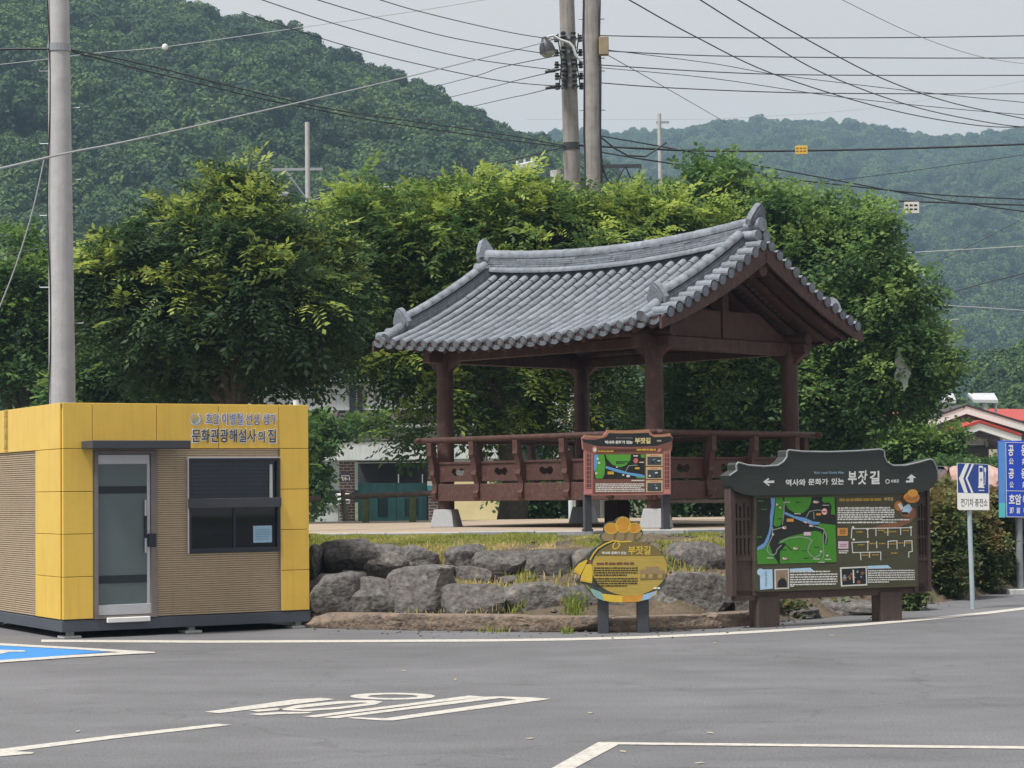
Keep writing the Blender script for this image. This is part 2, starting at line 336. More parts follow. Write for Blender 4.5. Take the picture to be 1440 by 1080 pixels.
# ---- raised terrace: boundary with the asphalt (b), kerb line (c)
bpx = [(437, 884), (500, 886), (560, 887), (630, 888), (700, 889), (760, 890), (820, 890), (870, 890), (920, 889), (960, 888), (1000, 885), (1080, 878), (1170, 869), (1250, 860), (1330, 847), (1440, 829), (1600, 805), (2000, 770)]
b_pts = [Vector((-45, 33, 0)), Vector((-12, 31, 0)), Vector((-4.6, 28.2, 0)), Vector((-3.2, 26.9, 0))] + [ground(x, y) for x, y in bpx]
cY = [28.6, 28.6, 28.5, 28.5, 28.4, 28.4, 28.3, 28.3, 28.2, 28.2, 28.2, 28.7, 29.6, 30.8, 33, 36, 42, 60]
c_pts = [Vector((-46, 36, 0)), Vector((-13, 34, 0)), Vector((-5.2, 30.5, 0)), Vector((-3.6, 28.9, 0))] + [Vector(((x - 720) / FPX * Y, Y, 0)) for (x, y), Y in zip(bpx, cY)]
TZ = 1.0
prof = [(0, -.03), (.08, .02), (.16, .10), (.24, .26), (.33, .40), (.42, .58), (.50, .80), (.60, .89), (.78, .935), (.97, .95), (1.0, .95)]
def bank_z(t):
    for (t0, z0_), (t1, z1_) in zip(prof, prof[1:]):
        if t <= t1: return z0_ + (z1_ - z0_) * (t - t0) / max(1e-6, t1 - t0)
    return prof[-1][1]
def densify(P, k):
    out = []
    for A, B in zip(P, P[1:]):
        for i in range(k): out.append(A.lerp(B, i / k))
    return out + [P[-1]]
bd, cdn = densify(b_pts, 6), densify(c_pts, 6)
rows = []
for t in [0, .04, .09, .14, .2, .26, .31, .36, .43, .5, .62, .75, .87, .97, 1.0]:
    r = []
    for A, B in zip(bd, cdn):
        p = A.lerp(B, t); nz_ = noise.noise(p * 2.3) * .06 + noise.noise(p * 6) * .03
        r.append((p.x, p.y, bank_z(t) + (nz_ if 0 < t < .97 else 0)))
    rows.append(r)
tag(sheet('earth_bank', rows, EARTH), 'dry earth bank behind the boulders', kind='structure')
far = lambda P, Y, z: [(( (p.x / p.y) if abs(p.x / p.y) < 3 else p.x / p.y) * Y, Y, z) for p in P]
tag(sheet('terrace_paving', [[(p.x, p.y + .16, TZ) for p in cdn], [(p.x / p.y * 62 if p.y < 40 else p.x, max(40, p.y + .5), TZ) if False else (p.x * max(1, 41 / p.y), max(41, p.y + .5), TZ) for p in cdn]], SAND), 'sandy pavement of the raised terrace under the pavilion', kind='structure')
def flatrow(Y, z): return [(x, Y, z) for x in np.linspace(-400, 700, 24)]
tag(sheet('rear_ground', [flatrow(40.9, .985), flatrow(48, .8), flatrow(64, .5), flatrow(110, .5), flatrow(1500, .5)], FIELD), 'lower ground behind the terrace', kind='structure')
tag(sheet('concrete_lane', [[(x, Y, z) for x in np.linspace(-20, 40, 9)] for Y, z in ((47, .835), (50, .75), (60, .585), (63.2, .53))], CONCR), 'pale concrete lane behind the pavilion', kind='structure')
# kerb stones along the terrace edge, each its own block
kr = empty('terrace_kerb', Vector((0, 28.3, TZ)), kind='structure', label='row of grey concrete kerb stones along the terrace edge')
kd = densify(c_pts[4:], 12); cum = [0]
for A, B in zip(kd, kd[1:]): cum.append(cum[-1] + (B - A).length)
def along(P, cum, s):
    for i in range(len(P) - 1):
        if s <= cum[i+1]: return P[i].lerp(P[i+1], (s - cum[i]) / max(1e-9, cum[i+1] - cum[i]))
    return P[-1]
s_ = 0.0; kme = MB().box(-.493, .493, -.075, .075, -.13, 0, ch=.012).mesh('kerb_stone', CURB)
while s_ + 1 < min(cum[-1], 14):
    A, B = along(kd, cum, s_), along(kd, cum, s_ + 1); d = (B - A).normalized(); mid = (A + B) / 2 + Vector((0, 0.09, 0))
    Mx = Matrix((d, Vector((-d.y, d.x, 0)), Vector((0, 0, 1)))).transposed().to_4x4(); Mx.translation = mid - Vector((0, 28.3, 0)) + Vector((0, 0, .012 + random.uniform(-.006, .006)))
    link('kerb_stone', kme, kr, Mx); s_ += 1.0

# ---- boulder retaining wall
def rock_mesh(w, d, h, seed, mt, sub=4, boxy=3.6, rough=.07, cuts=5):
    rr = random.Random(seed); bm = bmesh.new(); bmesh.ops.create_icosphere(bm, subdivisions=sub, radius=1)
    off = Vector((seed * 3.7, seed * 1.3, 0)); planes = []
    for _ in range(cuts):
        n = Vector((rr.gauss(0, 1), rr.gauss(0, 1) - .4, rr.gauss(0, .8))).normalized(); planes.append((n, rr.uniform(.72, .95)))
    for v in bm.verts:
        p = v.co.normalized(); k = (abs(p.x)**boxy + abs(p.y)**boxy + abs(p.z)**boxy) ** (-1/boxy); q = p * k
        for n, t in planes:
            e = q.dot(n) - t
            if e > 0: q = q - n * e * .92
        nn = noise.noise(q * 1.1 + off) * rough * 1.6 + noise.noise(q * 2.6 + off) * rough * .7 + noise.noise(q * 6.5 + off) * rough * .60 + noise.noise(q * 14 + off) * rough * .36
        q = q * (1 + nn); v.co = Vector((q.x * w / 2, q.y * d / 2, q.z * h / 2))
    me = bpy.data.meshes.new('boulder'); bm.to_mesh(me); bm.free(); me.materials.append(mt); me.shade_smooth(); me.set_sharp_from_angle(angle=R(32)); return me
bw = empty('boulder_retaining_wall', Vector((0, 24.6, 0)), 'retaining wall of big dark boulders stacked below the terrace', 'retaining wall')
BL = [ # x0,y0,x1,y1 in the photograph, distance of the front face
 (428,771,452,812,25.5),(446,764,538,814,25.55),(507,772,569,815,25.5),(560,771,611,804,25.7),(629,770,686,804,25.7),(668,780,738,828,25.4),(722,779,814,829,25.4),(806,778,880,830,25.45),(868,784,950,826,25.5),(942,767,1030,823,25.5),
 (432,809,504,862,24.65),(494,812,560,866,24.6),(547,801,636,867,24.55),(613,826,714,871,24.4),(701,825,796,874,24.4),(791,827,892,873,24.35),(886,828,955,872,24.4),(938,810,1026,872,24.45),(1022,836,1066,868,24.6),(1098,852,1150,874,25.2),(1160,846,1240,868,25.8),(1020,785,1075,835,25.9),
 (636,800,690,832,25.3),(598,796,640,812,25.35),(806,812,846,834,25.0),(700,812,730,832,25.2),(930,806,962,832,25.2),(478,804,512,818,25.2),(1058,842,1100,872,25.0)]
for i, (x0, y0, x1, y1, Y) in enumerate(BL):
    c0 = at((x0 + x1) / 2, (y0 + y1) / 2 + (3 if Y < 24.8 else 1), Y); k = Y / FPX; ww, hh = (x1 - x0) * k * 1.16, (y1 - y0) * k * 1.24; dd = max(.55, min(1.1, ww * .8))
    me = rock_mesh(ww, dd, hh, 11 + i, BOUL)
    Mx = Matrix.Translation(c0 + Vector((0, dd * .42, 0)) - Vector((0, 24.6, 0))) @ Matrix.Rotation(R(random.uniform(-6, 6)), 4, 'Y') @ Matrix.Rotation(R(random.uniform(-9, 9)), 4, 'Z')
    link('boulder', me, bw, Mx)
# low rubbly footing in front of the boulders, block by block
ft = empty('rubble_footing', Vector((0, 23.6, 0)), 'low crumbling brown concrete footing along the foot of the boulders', 'footing')
fd = densify(b_pts[4:16], 10); fc = [0]
for A, B in zip(fd, fd[1:]): fc.append(fc[-1] + (B - A).length)
s_ = 0.0; i = 0
while s_ < min(fc[-1] - 1, 7.9):
    ln = random.uniform(.7, 1.5); A, B = along(fd, fc, s_), along(fd, fc, s_ + ln); d = (B - A).normalized(); hgt = random.uniform(.165, .20) * (1 if s_ < 5.2 else .7)
    me = rock_mesh(ln * 1.06, .26, hgt, 300 + i, FOOT, sub=4, boxy=12, rough=.055, cuts=1); me.name = 'footing_block'
    Mx = Matrix((d, Vector((-d.y, d.x, 0)), Vector((0, 0, 1)))).transposed().to_4x4(); Mx.translation = (A + B) / 2 + Vector((0, .22, hgt * .45)) - Vector((0, 23.6, 0))
    link('footing_block', me, ft, Mx); s_ += ln; i += 1

# ---- grass, weeds
def blades(name, pts, hgt, mt, width=.009, lean=.5, tints=None):
    n = len(pts); P = np.asarray(pts); h = np.asarray(hgt)[:, None]
    a = RNG.uniform(0, 2*np.pi, n); dx = np.stack([np.cos(a), np.sin(a), np.zeros(n)], 1); l = RNG.uniform(0, 2*np.pi, n); ln = np.stack([np.cos(l), np.sin(l), np.zeros(n)], 1) * RNG.uniform(.1, 1, n)[:, None] * lean
    up = np.array([0, 0, 1.0]); w_ = width * RNG.uniform(.7, 1.4, n)[:, None]
    v0 = P - dx * w_; v1 = P + dx * w_; m_ = P + (up * .6 + ln * .35) * h; v2 = m_ + dx * w_ * .7; v3 = m_ - dx * w_ * .7; t = P + (up * .93 + ln) * h
    V = np.stack([v0, v1, v2, v3, t], 1).reshape(-1, 3); b = np.arange(n)[:, None] * 5
    Q = np.concatenate([b + np.array([0, 1, 2, 3]), b + np.array([3, 2, 4, 4])], 0)
    Q1 = np.concatenate([b + np.array([[0, 1, 2]]), b + np.array([[0, 2, 3]]), b + np.array([[3, 2, 4]])], 0)
    tt = np.concatenate([tints] * 3) if tints is not None else None
    return quad_mesh(name, V, Q1, mt, tt)
GRASS = leafmat('grass_blades', (.18, .24, .05), (.42, .43, .11), (.66, .53, .28), .45)
pts, hg, tn = [], [], []
def bank_pt(px, t):
    i = np.interp(px, [x for x, _ in bpx], range(4, 4 + len(bpx))); k = int(min(i, len(b_pts) - 2)); f = i - k
    A = b_pts[k].lerp(b_pts[k+1], f); B = c_pts[k].lerp(c_pts[k+1], f); p = A.lerp(B, t); return p.x, p.y, bank_z(t)
for _ in range(64000):
    px = random.uniform(430, 1040); t = random.betavariate(1.5, 1.3) * .52 + .46
    x, y, z = bank_pt(px, t); cl = noise.noise(Vector((x * 2.2, y * 1.4, 1.7))) + (.36 if px < 780 else -.30)
    if cl < random.uniform(-.25, .3): continue
    pts.append((x, y, z - .02)); hg.append(random.uniform(.02, .065) * (1 + .8 * max(0, cl)))
    dry = noise.noise(Vector((x * 1.1, y * .9, 9.1))) * .8 + (.62 if t < .60 else .36) + random.uniform(-.2, .2); tn.append(min(1, max(0, dry)))
for cx, n_, r_, t0, dry0 in ((650, 1500, 14, .34, .85), (610, 1400, 22, .46, .8), (585, 700, 16, .36, .75), (668, 500, 10, .42, .9), (735, 260, 10, .40, .5), (655, 900, 16, .26, .9), (720, 500, 40, .30, .8), (860, 500, 40, .40, .75), (960, 400, 30, .36, .75), (530, 500, 40, .44, .75), (600, 300, 60, .16, .8), (556, 260, 10, .26, .6), (985, 400, 22, .50, .3), (806, 260, 7, .22, .1), (720, 120, 12, .24, .25), (797, 110, 6, .07, .15), (690, 50, 12, .06, .3), (950, 160, 12, .48, .2)):
    for _ in range(n_):
        px = random.gauss(cx, r_); x, y, z = bank_pt(px, max(0.0, random.gauss(t0, .04))); pts.append((x, y - random.uniform(0, .25) * (t0 < .3), z)); hg.append(random.uniform(.05, .13)); tn.append(min(1, max(0, dry0 + random.uniform(-.25, .25))))
go = link('grass', blades('grass', pts, hg, GRASS, tints=np.array(tn))); tag(go, 'short green and straw coloured grass along the terrace edge', 'grass', kind='stuff')

# small loose stones on the bank and along its foot
st = MB()
for _ in range(420):
    px = random.uniform(435, 1330); t = random.choice([random.uniform(.0, .06), random.uniform(.15, .5), random.uniform(.5, .95)]); x, y, z = bank_pt(px, t)
    r_ = random.uniform(.012, .05) * (1.3 if t < .5 else .8); vs = [Vector((random.uniform(.7, 1.2)*r_*a_, random.uniform(.7, 1.2)*r_*b_, random.uniform(.5, .9)*r_*c_)) + Vector((x, y, z + r_*.25)) for a_, b_, c_ in ((1,0,0),(-1,0,0),(0,1,0),(0,-1,0),(0,0,1),(0,0,-1))]
    st.add(vs, [(0,2,4),(2,1,4),(1,3,4),(3,0,4),(2,0,5),(1,2,5),(3,1,5),(0,3,5)])
for _ in range(90):      # grit along the foot of the wall
    px = random.uniform(430, 1400); A = ground(px, np.interp(px, [x for x, _ in bpx], [y for _, y in bpx]) + random.random() ** 2 * 9 + 1); r_ = random.uniform(.006, .02)
    st.add([A + Vector((r_*a_, r_*b_, r_*c_*.7 + r_*.3)) for a_, b_, c_ in ((1,0,0),(-1,0,0),(0,1,0),(0,-1,0),(0,0,1),(0,0,-1))], [(0,2,4),(2,1,4),(1,3,4),(3,0,4),(2,0,5),(1,2,5),(3,1,5),(0,3,5)])
so2 = st.build('gravel', BOUL); tag(so2, 'small loose stones scattered on the earth bank', 'gravel', kind='stuff')

# ---- hills and their forests
def prof_interp(P, px): return np.interp(px, [p[0] for p in P], [p[1] for p in P])
def hill(name, ridge, Y0, Y1, cols, back, mt, label, drop, power=1.0, z0=.5, lump=0.0):
    rows = []; px = np.linspace(ridge[0][0], ridge[-1][0], cols)
    ts = list(np.linspace(0, 1, 26)) + [1.12, 1.4]
    def surf(x, t):
        py = prof_interp(ridge, x); rz = at(x, py, Y1).z - drop; Y = Y0 + (Y1 - Y0) * t
        X = (x - 720) / FPX * Y
        if t <= 1: zz = CAM_Z + Y * ((z0 - CAM_Z) / Y0 + ((rz - CAM_Z) / Y1 - (z0 - CAM_Z) / Y0) * math.sin(t ** power * math.pi / 2))
        else: zz = z0 + (rz - z0) * max(0, 1 - (t - 1) * back)
        if lump: zz += lump * noise.noise(Vector((X / (lump * 5), Y / (lump * 9), 3.3))) * math.sin(math.pi * min(t, 1))
        return (X, Y, zz)
    o = sheet(name, [[surf(x, t) for x in px] for t in ts], mt); tag(o, label, kind='structure'); return surf
HILLG = mat('forest_floor', (.020, .032, .012), .95, .3, .05); HILLL = mat('far_hillside_green', (.035, .07, .024), .95, .3, .02)
LR = [(-500, -300), (-200, -170), (0, -95), (150, -50), (290, -6), (330, 2), (380, 14), (430, 34), (500, 66), (560, 88), (600, 108), (640, 130), (700, 162), (740, 178), (800, 200), (880, 232), (1000, 300), (1150, 420)]
FR = [(500, 300), (600, 250), (700, 208), (760, 190), (850, 189), (930, 184), (1010, 172), (1080, 167), (1130, 165), (1200, 174), (1250, 184), (1290, 192), (1360, 188), (1440, 180), (1600, 160), (1900, 175), (2300, 190)]
KN = [(1240, 640), (1300, 590), (1340, 545), (1400, 520), (1440, 505), (1560, 480), (1800, 500), (2100, 560)]
s_left = hill('wooded_hill', LR, 235, 470, 90, 1.2, HILLG, 'steep wooded hill behind the trees', 13.5, 1.0, lump=6)
s_far = hill('far_mountain', FR, 560, 1400, 90, 1.0, HILLL, 'distant wooded mountain ridge fading in haze', 17.0, .85, lump=14)
s_kn = hill('low_knoll', KN, 190, 260, 30, 1.0, mat('dry_knoll_grass', (.20, .17, .09), .95, .25, .2, col2=(.09, .11, .04), mscale=.15), 'low knoll with a dry grassy patch', 5.0)

def proto_tree(name, seed, mt, n=4200, cone=0.0):
    r = np.random.default_rng(seed); L = []
    for k in range(15):
        a = r.uniform(0, 2*np.pi); rr = r.uniform(.1, .78); L.append((rr*np.cos(a), rr*np.sin(a), r.uniform(.75, 1.15) + .55*(1 - (rr/.8)**2), r.uniform(.20, .36)))
    L.append((0, 0, .75, .62))
    Vs, T = [], []; per = n // len(L)
    for (cx, cy, cz, rad) in L:
        d = r.normal(size=(per, 3)); d[:, 2] += .25; d /= np.linalg.norm(d, axis=1)[:, None]
        p = np.array([cx, cy, cz]) + d * rad * r.uniform(.75, 1.06, per)[:, None]
        nn = d + r.normal(size=(per, 3)) * .42; nn /= np.linalg.norm(nn, axis=1)[:, None]
        t1 = np.cross(nn, r.normal(size=(per, 3))); t1 /= np.linalg.norm(t1, axis=1)[:, None]; t2 = np.cross(nn, t1)
        s1 = r.uniform(.026, .060, per)[:, None]; s2 = s1 * r.uniform(.55, 1, per)[:, None]
        Vs.append(np.stack([p - t1*s1 - t2*s2*.6, p + t1*s1*.8 - t2*s2, p + t1*s1 + t2*s2*.7, p - t1*s1*.7 + t2*s2], 1).reshape(-1, 3))
        T.append(r.uniform(.15, .75, per))
    V = np.concatenate(Vs); Q = np.arange(len(V)).reshape(-1, 4)
    return bpy.data.objects.new(name, quad_mesh(name, V, Q, mt, np.concatenate(T)))
def forestmat(name, d, m_, t_, rnd):
    m = leafmat(name, d, m_, t_, .25, .7); n = m.node_tree; N = n.nodes; L = n.links.new
    a = [x for x in N if x.type == 'ATTRIBUTE'][0]; cr = [x for x in N if x.type == 'VALTORGB'][0]
    oi = N.new('ShaderNodeObjectInfo'); mr = N.new('ShaderNodeMapRange'); mr.inputs[3].default_value = -rnd; mr.inputs[4].default_value = rnd; L(oi.outputs['Random'], mr.inputs[0])
    ad = N.new('ShaderNodeMath'); L(a.outputs['Fac'], ad.inputs[0]); L(mr.outputs[0], ad.inputs[1]); L(ad.outputs[0], cr.inputs[0]); return m
FORS = [forestmat('forest_leaves', (.025, .055, .022), (.058, .114, .035), (.145, .22, .06), .27), forestmat('forest_leaves_dark', (.017, .040, .020), (.040, .082, .030), (.10, .16, .05), .22), forestmat('forest_leaves_light', (.034, .069, .024), (.083, .148, .040), (.175, .255, .065), .22)]
protos = [proto_tree('forest_tree', 50 + k, FORS[(0, 1, 0, 2, 1, 0, 2)[k]]) for k in range(7)]
def forest(name, P, S, label):
    pm = bpy.data.meshes.new(name); pm.from_pydata(P, [], [])
    for nm, val in (('sc', S), ('rz', [random.uniform(0, 6.28) for _ in P])):
        a = pm.attributes.new(nm, 'FLOAT', 'POINT'); a.data.foreach_set('value', val)
    a = pm.attributes.new('pick', 'INT', 'POINT'); a.data.foreach_set('value', [random.choice(((1, 4), (0, 2, 5), (3, 6))[max(0, min(2, int(1.5 + 2.6 * noise.noise(Vector(p) * .022) + random.uniform(-.75, .75))))]) for p in P])
    o = link(name, pm); tag(o, label, 'forest', kind='stuff')
    ng = bpy.data.node_groups.new(name, 'GeometryNodeTree'); N = ng.nodes; L = ng.links.new
    ng.interface.new_socket('Geometry', in_out='INPUT', socket_type='NodeSocketGeometry'); ng.interface.new_socket('Geometry', in_out='OUTPUT', socket_type='NodeSocketGeometry')
    gi = N.new('NodeGroupInput'); go_ = N.new('NodeGroupOutput'); jn = N.new('GeometryNodeJoinGeometry'); ip = N.new('GeometryNodeInstanceOnPoints'); ip.inputs['Pick Instance'].default_value = True
    for p in protos:
        oi = N.new('GeometryNodeObjectInfo'); oi.inputs['Object'].default_value = p; oi.inputs['As Instance'].default_value = True; L(oi.outputs['Geometry'], jn.inputs[0])
    def na(nm, tp):
        x = N.new('GeometryNodeInputNamedAttribute'); x.data_type = tp; x.inputs[0].default_value = nm; return x.outputs['Attribute']
    cx = N.new('ShaderNodeCombineXYZ'); L(na('rz', 'FLOAT'), cx.inputs[2])
    L(gi.outputs[0], ip.inputs['Points']); L(jn.outputs[0], ip.inputs['Instance']); L(na('sc', 'FLOAT'), ip.inputs['Scale']); L(cx.outputs[0], ip.inputs['Rotation']); L(na('pick', 'INT'), ip.inputs['Instance Index']); L(ip.outputs[0], go_.inputs[0])
    o.modifiers.new('scatter', 'NODES').node_group = ng; return o
def scatter(surf, n, x0, x1, t0, t1, s0, s1, keep=None):
    P, S = [], []
    for _ in range(n):
        x = random.uniform(x0, x1); t = math.sqrt(random.uniform(t0*t0, t1*t1)) if t0 > 0 else random.uniform(t0, t1); p = surf(x, t)
        if keep and not keep(x, t, p): continue
        P.append((p[0], p[1], p[2] - .4)); S.append(random.uniform(s0, s1) * (1 + .25 * noise.noise(Vector(p) * .03)))
    return P, S
P, S = scatter(s_left, 4400, -260, 1060, 0.0, 1.02, 2.4, 7.0); forest('hill_forest', P, S, 'dense green forest covering the steep hill')
meadow = lambda x, t, p: not (noise.noise(Vector((x * .006, t * 5, .5))) > .18 and .12 < t < .5 and x > 1150 and random.random() < .55)
P, S = scatter(s_far, 6800, 700, 1700, 0.0, 1.01, 4.0, 9.5, meadow); forest('mountain_forest', P, S, 'hazy forest covering the distant mountain')
P, S = scatter(s_kn, 420, 1290, 1800, 0.0, 1.0, 2.6, 4.4, lambda x, t, p: not (1325 < x < 1402 and t > .12)); forest('knoll_grove', P, S, 'dark grove of trees on the low knoll')

# ---- the hazy air between here and the mountain
HZ = bpy.data.materials.new('hazy_air'); HZ.use_nodes = True; HZ.node_tree.nodes.clear()
_o = HZ.node_tree.nodes.new('ShaderNodeOutputMaterial'); _v = HZ.node_tree.nodes.new('ShaderNodeVolumePrincipled')
_v.inputs['Color'].default_value = (.52, .74, 1, 1); _v.inputs['Density'].default_value = .00034; _v.inputs['Anisotropy'].default_value = .2
HZ.node_tree.links.new(_v.outputs[0], _o.inputs['Volume'])
# ================================================================== INFORMATION BOOTH
zb = lambda x, y: (x / 2.7, 540 + y / 2.7)
bA, bB = ground(88, 899), ground(435, 883)
BP = Plane(bA, bB)
def bu(x, y, off=0.0): return BP.uv(*zb(x, y), off)
BW = (bB - bA).length; BD = 3.3
zt = bu(231, 70)[1]; zbase0 = .075; zbase1 = bu(238, 896)[1]
zrow = [zt, bu(229, 246)[1], bu(231, 409)[1], bu(234, 571)[1], bu(237, 734)[1], zbase1]
booth = empty('information_booth', BP.M, 'yellow and tan prefabricated information booth with glass door', 'booth')
# shell with door and window openings; front wall at local y=0
xd0, xd1 = bu(357, 560)[0], bu(594, 560)[0]; zd0, zd1 = zbase1 - .005, bu(470, 254)[1]
xw0, xw1 = bu(714, 460)[0], bu(1059, 460)[0]; zw0, zw1 = bu(890, 638)[1], bu(890, 282)[1]
xs0, xs1 = bu(352, 600)[0], bu(1063, 600)[0]; xr = bu(1177, 700)[0]
MB().prism(rect(.0, zbase0 + .05, BW, zt - .02), .03, .09, [rect(xd0, zd0 + .02, xd1, zd1), rect(xw0, zw0, xw1, zw1)]).build('front_wall', SKIRT, booth)
mb = MB(); mb.box(.03, .09, .09, BD, zbase0 + .05, zt - .02); mb.box(BW - .09, BW - .03, .09, BD, zbase0 + .05, zt - .02); mb.box(.09, BW - .09, BD - .06, BD, zbase0 + .05, zt - .02)
mb.build('side_wall', SKIRT, booth)
MB().box(.09, BW - .09, .09, BD - .06, zbase0 + .06, zbase0 + .12).build('floor_slab', INTER, booth)
MB().box(.0, BW, .0, BD, zt - .06, zt - .012).build('roof_slab', SKIRT, booth)
mb = MB(); mb.box(.092, .10, .1, BD - .07, .2, zt - .07); mb.box(BW - .1, BW - .092, .1, BD - .07, .2, zt - .07); mb.box(.1, BW - .1, 1.6, 1.62, .2, zt - .07); mb.build('inner_lining', INTER, booth)
mb = MB(); mb.box(-.012, BW + .012, -.012, BD + .01, zbase0, zbase1 - .01, ch=.004); mb.build('base_skirt', SKIRT, booth)
# yellow cladding panels, each its own piece with a recessed joint
G = .006
def ypanel(x0, x1, z0, z1): MB().box(x0 + G/2, x1 - G/2, -.018, .03, z0 + G/2, z1 - G/2, ch=.003).build('yellow_panel', YEL, booth)
xt = [0, bu(349, 150)[0], bu(593, 150)[0], bu(828, 165)[0], bu(1057, 165)[0], BW]
for i in range(5): ypanel(xt[i], xt[i+1], zrow[1], zrow[0])
for i in range(1, 5):
    ypanel(0, xs0, zrow[i+1], zrow[i]); ypanel(xs1, BW, zrow[i+1], zrow[i])
# side face panels (local x = 0 plane), running back
def spanel(y0, y1, z0, z1): MB().box(-.018, .03, y0 + G/2, y1 - G/2, z0 + G/2, z1 - G/2, ch=.003).build('yellow_panel', YEL, booth)
sy = [.031, .42 + .25, 1.12, 1.75, 2.4, BD]
SPL = Plane(bA, bA + (Vector((-BP.N.x, -BP.N.y, 0))))  # only used for distances along the side
def side_d(px, py):
    d = ray(px, py); n = BP.R; t = (BP.O - CAM).dot(n) / d.dot(n); return (CAM + d * t - BP.O).dot(BP.N)
sc0 = side_d(*zb(140, 450)); st1, st2 = side_d(*zb(133, 160)), side_d(*zb(21, 160))
for a0, a1 in zip([.031, sc0, st2 if st2 > sc0 else sc0 + .5, 2.0], [sc0, st2 if st2 > sc0 else sc0 + .5, 2.0, BD]): spanel(a0, a1, zrow[1], zrow[0])
for i in range(1, 5): spanel(.031, sc0, zrow[i+1], zrow[i]); spanel(3.0, BD, zrow[i+1], zrow[i])
# ribbed tan siding: real ribs
def ribs(mb, segs, z0, z1, mk, pitch=.0243):
    n = max(1, round((z1 - z0) / pitch)); p = (z1 - z0) / n
    for k in range(n):
        a_, b_ = z0 + k * p, z0 + (k + 1) * p
        for s0, s1 in segs(0.5 * (a_ + b_)): mk(mb, s0, s1, a_, b_)
def front_rib(mb, s0, s1, a_, b_):
    c_ = a_ + (b_ - a_) * .72
    mb.add([(s0, .026, a_), (s1, .026, a_), (s1, .0, a_ + .004), (s0, .0, a_ + .004), (s0, -.002, c_), (s1, -.002, c_), (s1, .026, b_ - .003), (s0, .026, b_ - .003), (s0, .026, b_), (s1, .026, b_)], [(0, 1, 2, 3), (3, 2, 5, 4), (4, 5, 6, 7), (7, 6, 9, 8)])
def fsegs(z):
    cuts = [(xs0, xs1)]
    for h0, h1, c0, c1 in ((zd0 - .1, zd1, xd0, xd1), (zw0, zw1, xw0, xw1)):
        if h0 < z < h1:
            cuts = [s for a_, b_ in cuts for s in ((a_, min(b_, c0)), (max(a_, c1), b_)) if s[1] - s[0] > .005]
    return cuts
mb = MB(); ribs(mb, fsegs, zbase1, zrow[1], front_rib); mb.build('ribbed_siding', TAN, booth)
def side_rib(mb, s0, s1, a_, b_):
    c_ = a_ + (b_ - a_) * .72
    mb.add([(.026, s0, a_), (.026, s1, a_), (.0, s1, a_ + .004), (.0, s0, a_ + .004), (-.002, s0, c_), (-.002, s1, c_), (.026, s1, b_ - .003), (.026, s0, b_ - .003), (.026, s0, b_), (.026, s1, b_)], [(0, 3, 2, 1), (3, 4, 5, 2), (4, 7, 6, 5), (7, 8, 9, 6)])
mb = MB(); ribs(mb, lambda z: [(sc0, 3.0)], zbase1, zrow[1], side_rib); mb.build('ribbed_siding', TAN, booth)
BTR = mat('brown_trim', (.19, .15, .11), .5)
for xq in (xs0 - .004, xs1 - .012): MB().box(xq, xq + .016, -.016, .03, zbase1, zrow[1]).build('siding_trim', BTR, booth)
# awning over the door
xa0, xa1 = bu(333, 235, -.3)[0], bu(719, 235, -.3)[0]
mb = MB(); zc0, zc1 = zrow[1] - .005, bu(560, 214)[1]
mb.box(xa0 + .02, xa1 - .02, -.40, -.019, zc0, zc1 - .01, ch=.006); mb.build('awning', CHAR, booth)
# door
dr = link('door', MB().prism(rect(xd0, zd0, xd1, zd1), -.028, .06, [rect(xd0 + .04, zd0 + .03, xd1 - .07, zd1 - .035)]).mesh('door', mat('door_frame_grey', (.20, .175, .165), .5)), booth)
x0, x1 = xd0 + .045, xd1 - .075; zg0, zg1 = zd0 + .035, zd1 - .04
MB().box(x0, x1, -.004, .03, zg1 - .105, zg1, ch=.004).build('top_rail', ALU, dr); MB().box(x0, x1 + .03, -.008, .03, zg0, zg0 + .115, ch=.004).build('bottom_rail', ALU, dr)
MB().box(x1 - .035, x1, -.004, .03, zg0 + .116, zg1 - .106).build('stile', ALU, dr)
MB().box(x0, x1 - .036, .008, .018, zg0 + .116, zg1 - .106).build('glass_pane', FILM, dr)
for za, zb_ in ((388, 416), (726, 756)):
    MB().box(x0, x1 - .036, .002, .006, bu(460, zb_)[1], bu(460, za)[1]).build('dark_band', flat('dark_glass_band', (.022, .03, .036), .3), dr)
hx = bu(549, 540)[0]
for za, zb_ in ((440, 500), (585, 640)): MB().tube([(hx, -.035, bu(549, zb_)[1]), (hx, -.035, bu(549, za)[1])], .011, 8).build('handle', ALU, dr, smooth='auto')
MB().box(hx - .004, hx + .02, -.03, .0, bu(549, 585)[1], bu(549, 500)[1]).build('handle_plate', DARKF, dr)
MB().box(hx + .03, bu(588, 590)[0], -.05, .01, bu(560, 618)[1], bu(560, 568)[1], ch=.006).build('lock_box', DARKF, dr)
MB().box(bu(402, 885)[0], bu(565, 885)[0], -.06, -.013, zbase1 - .05, zbase1 + .005, ch=.006).build('door_step', WHITE, booth)
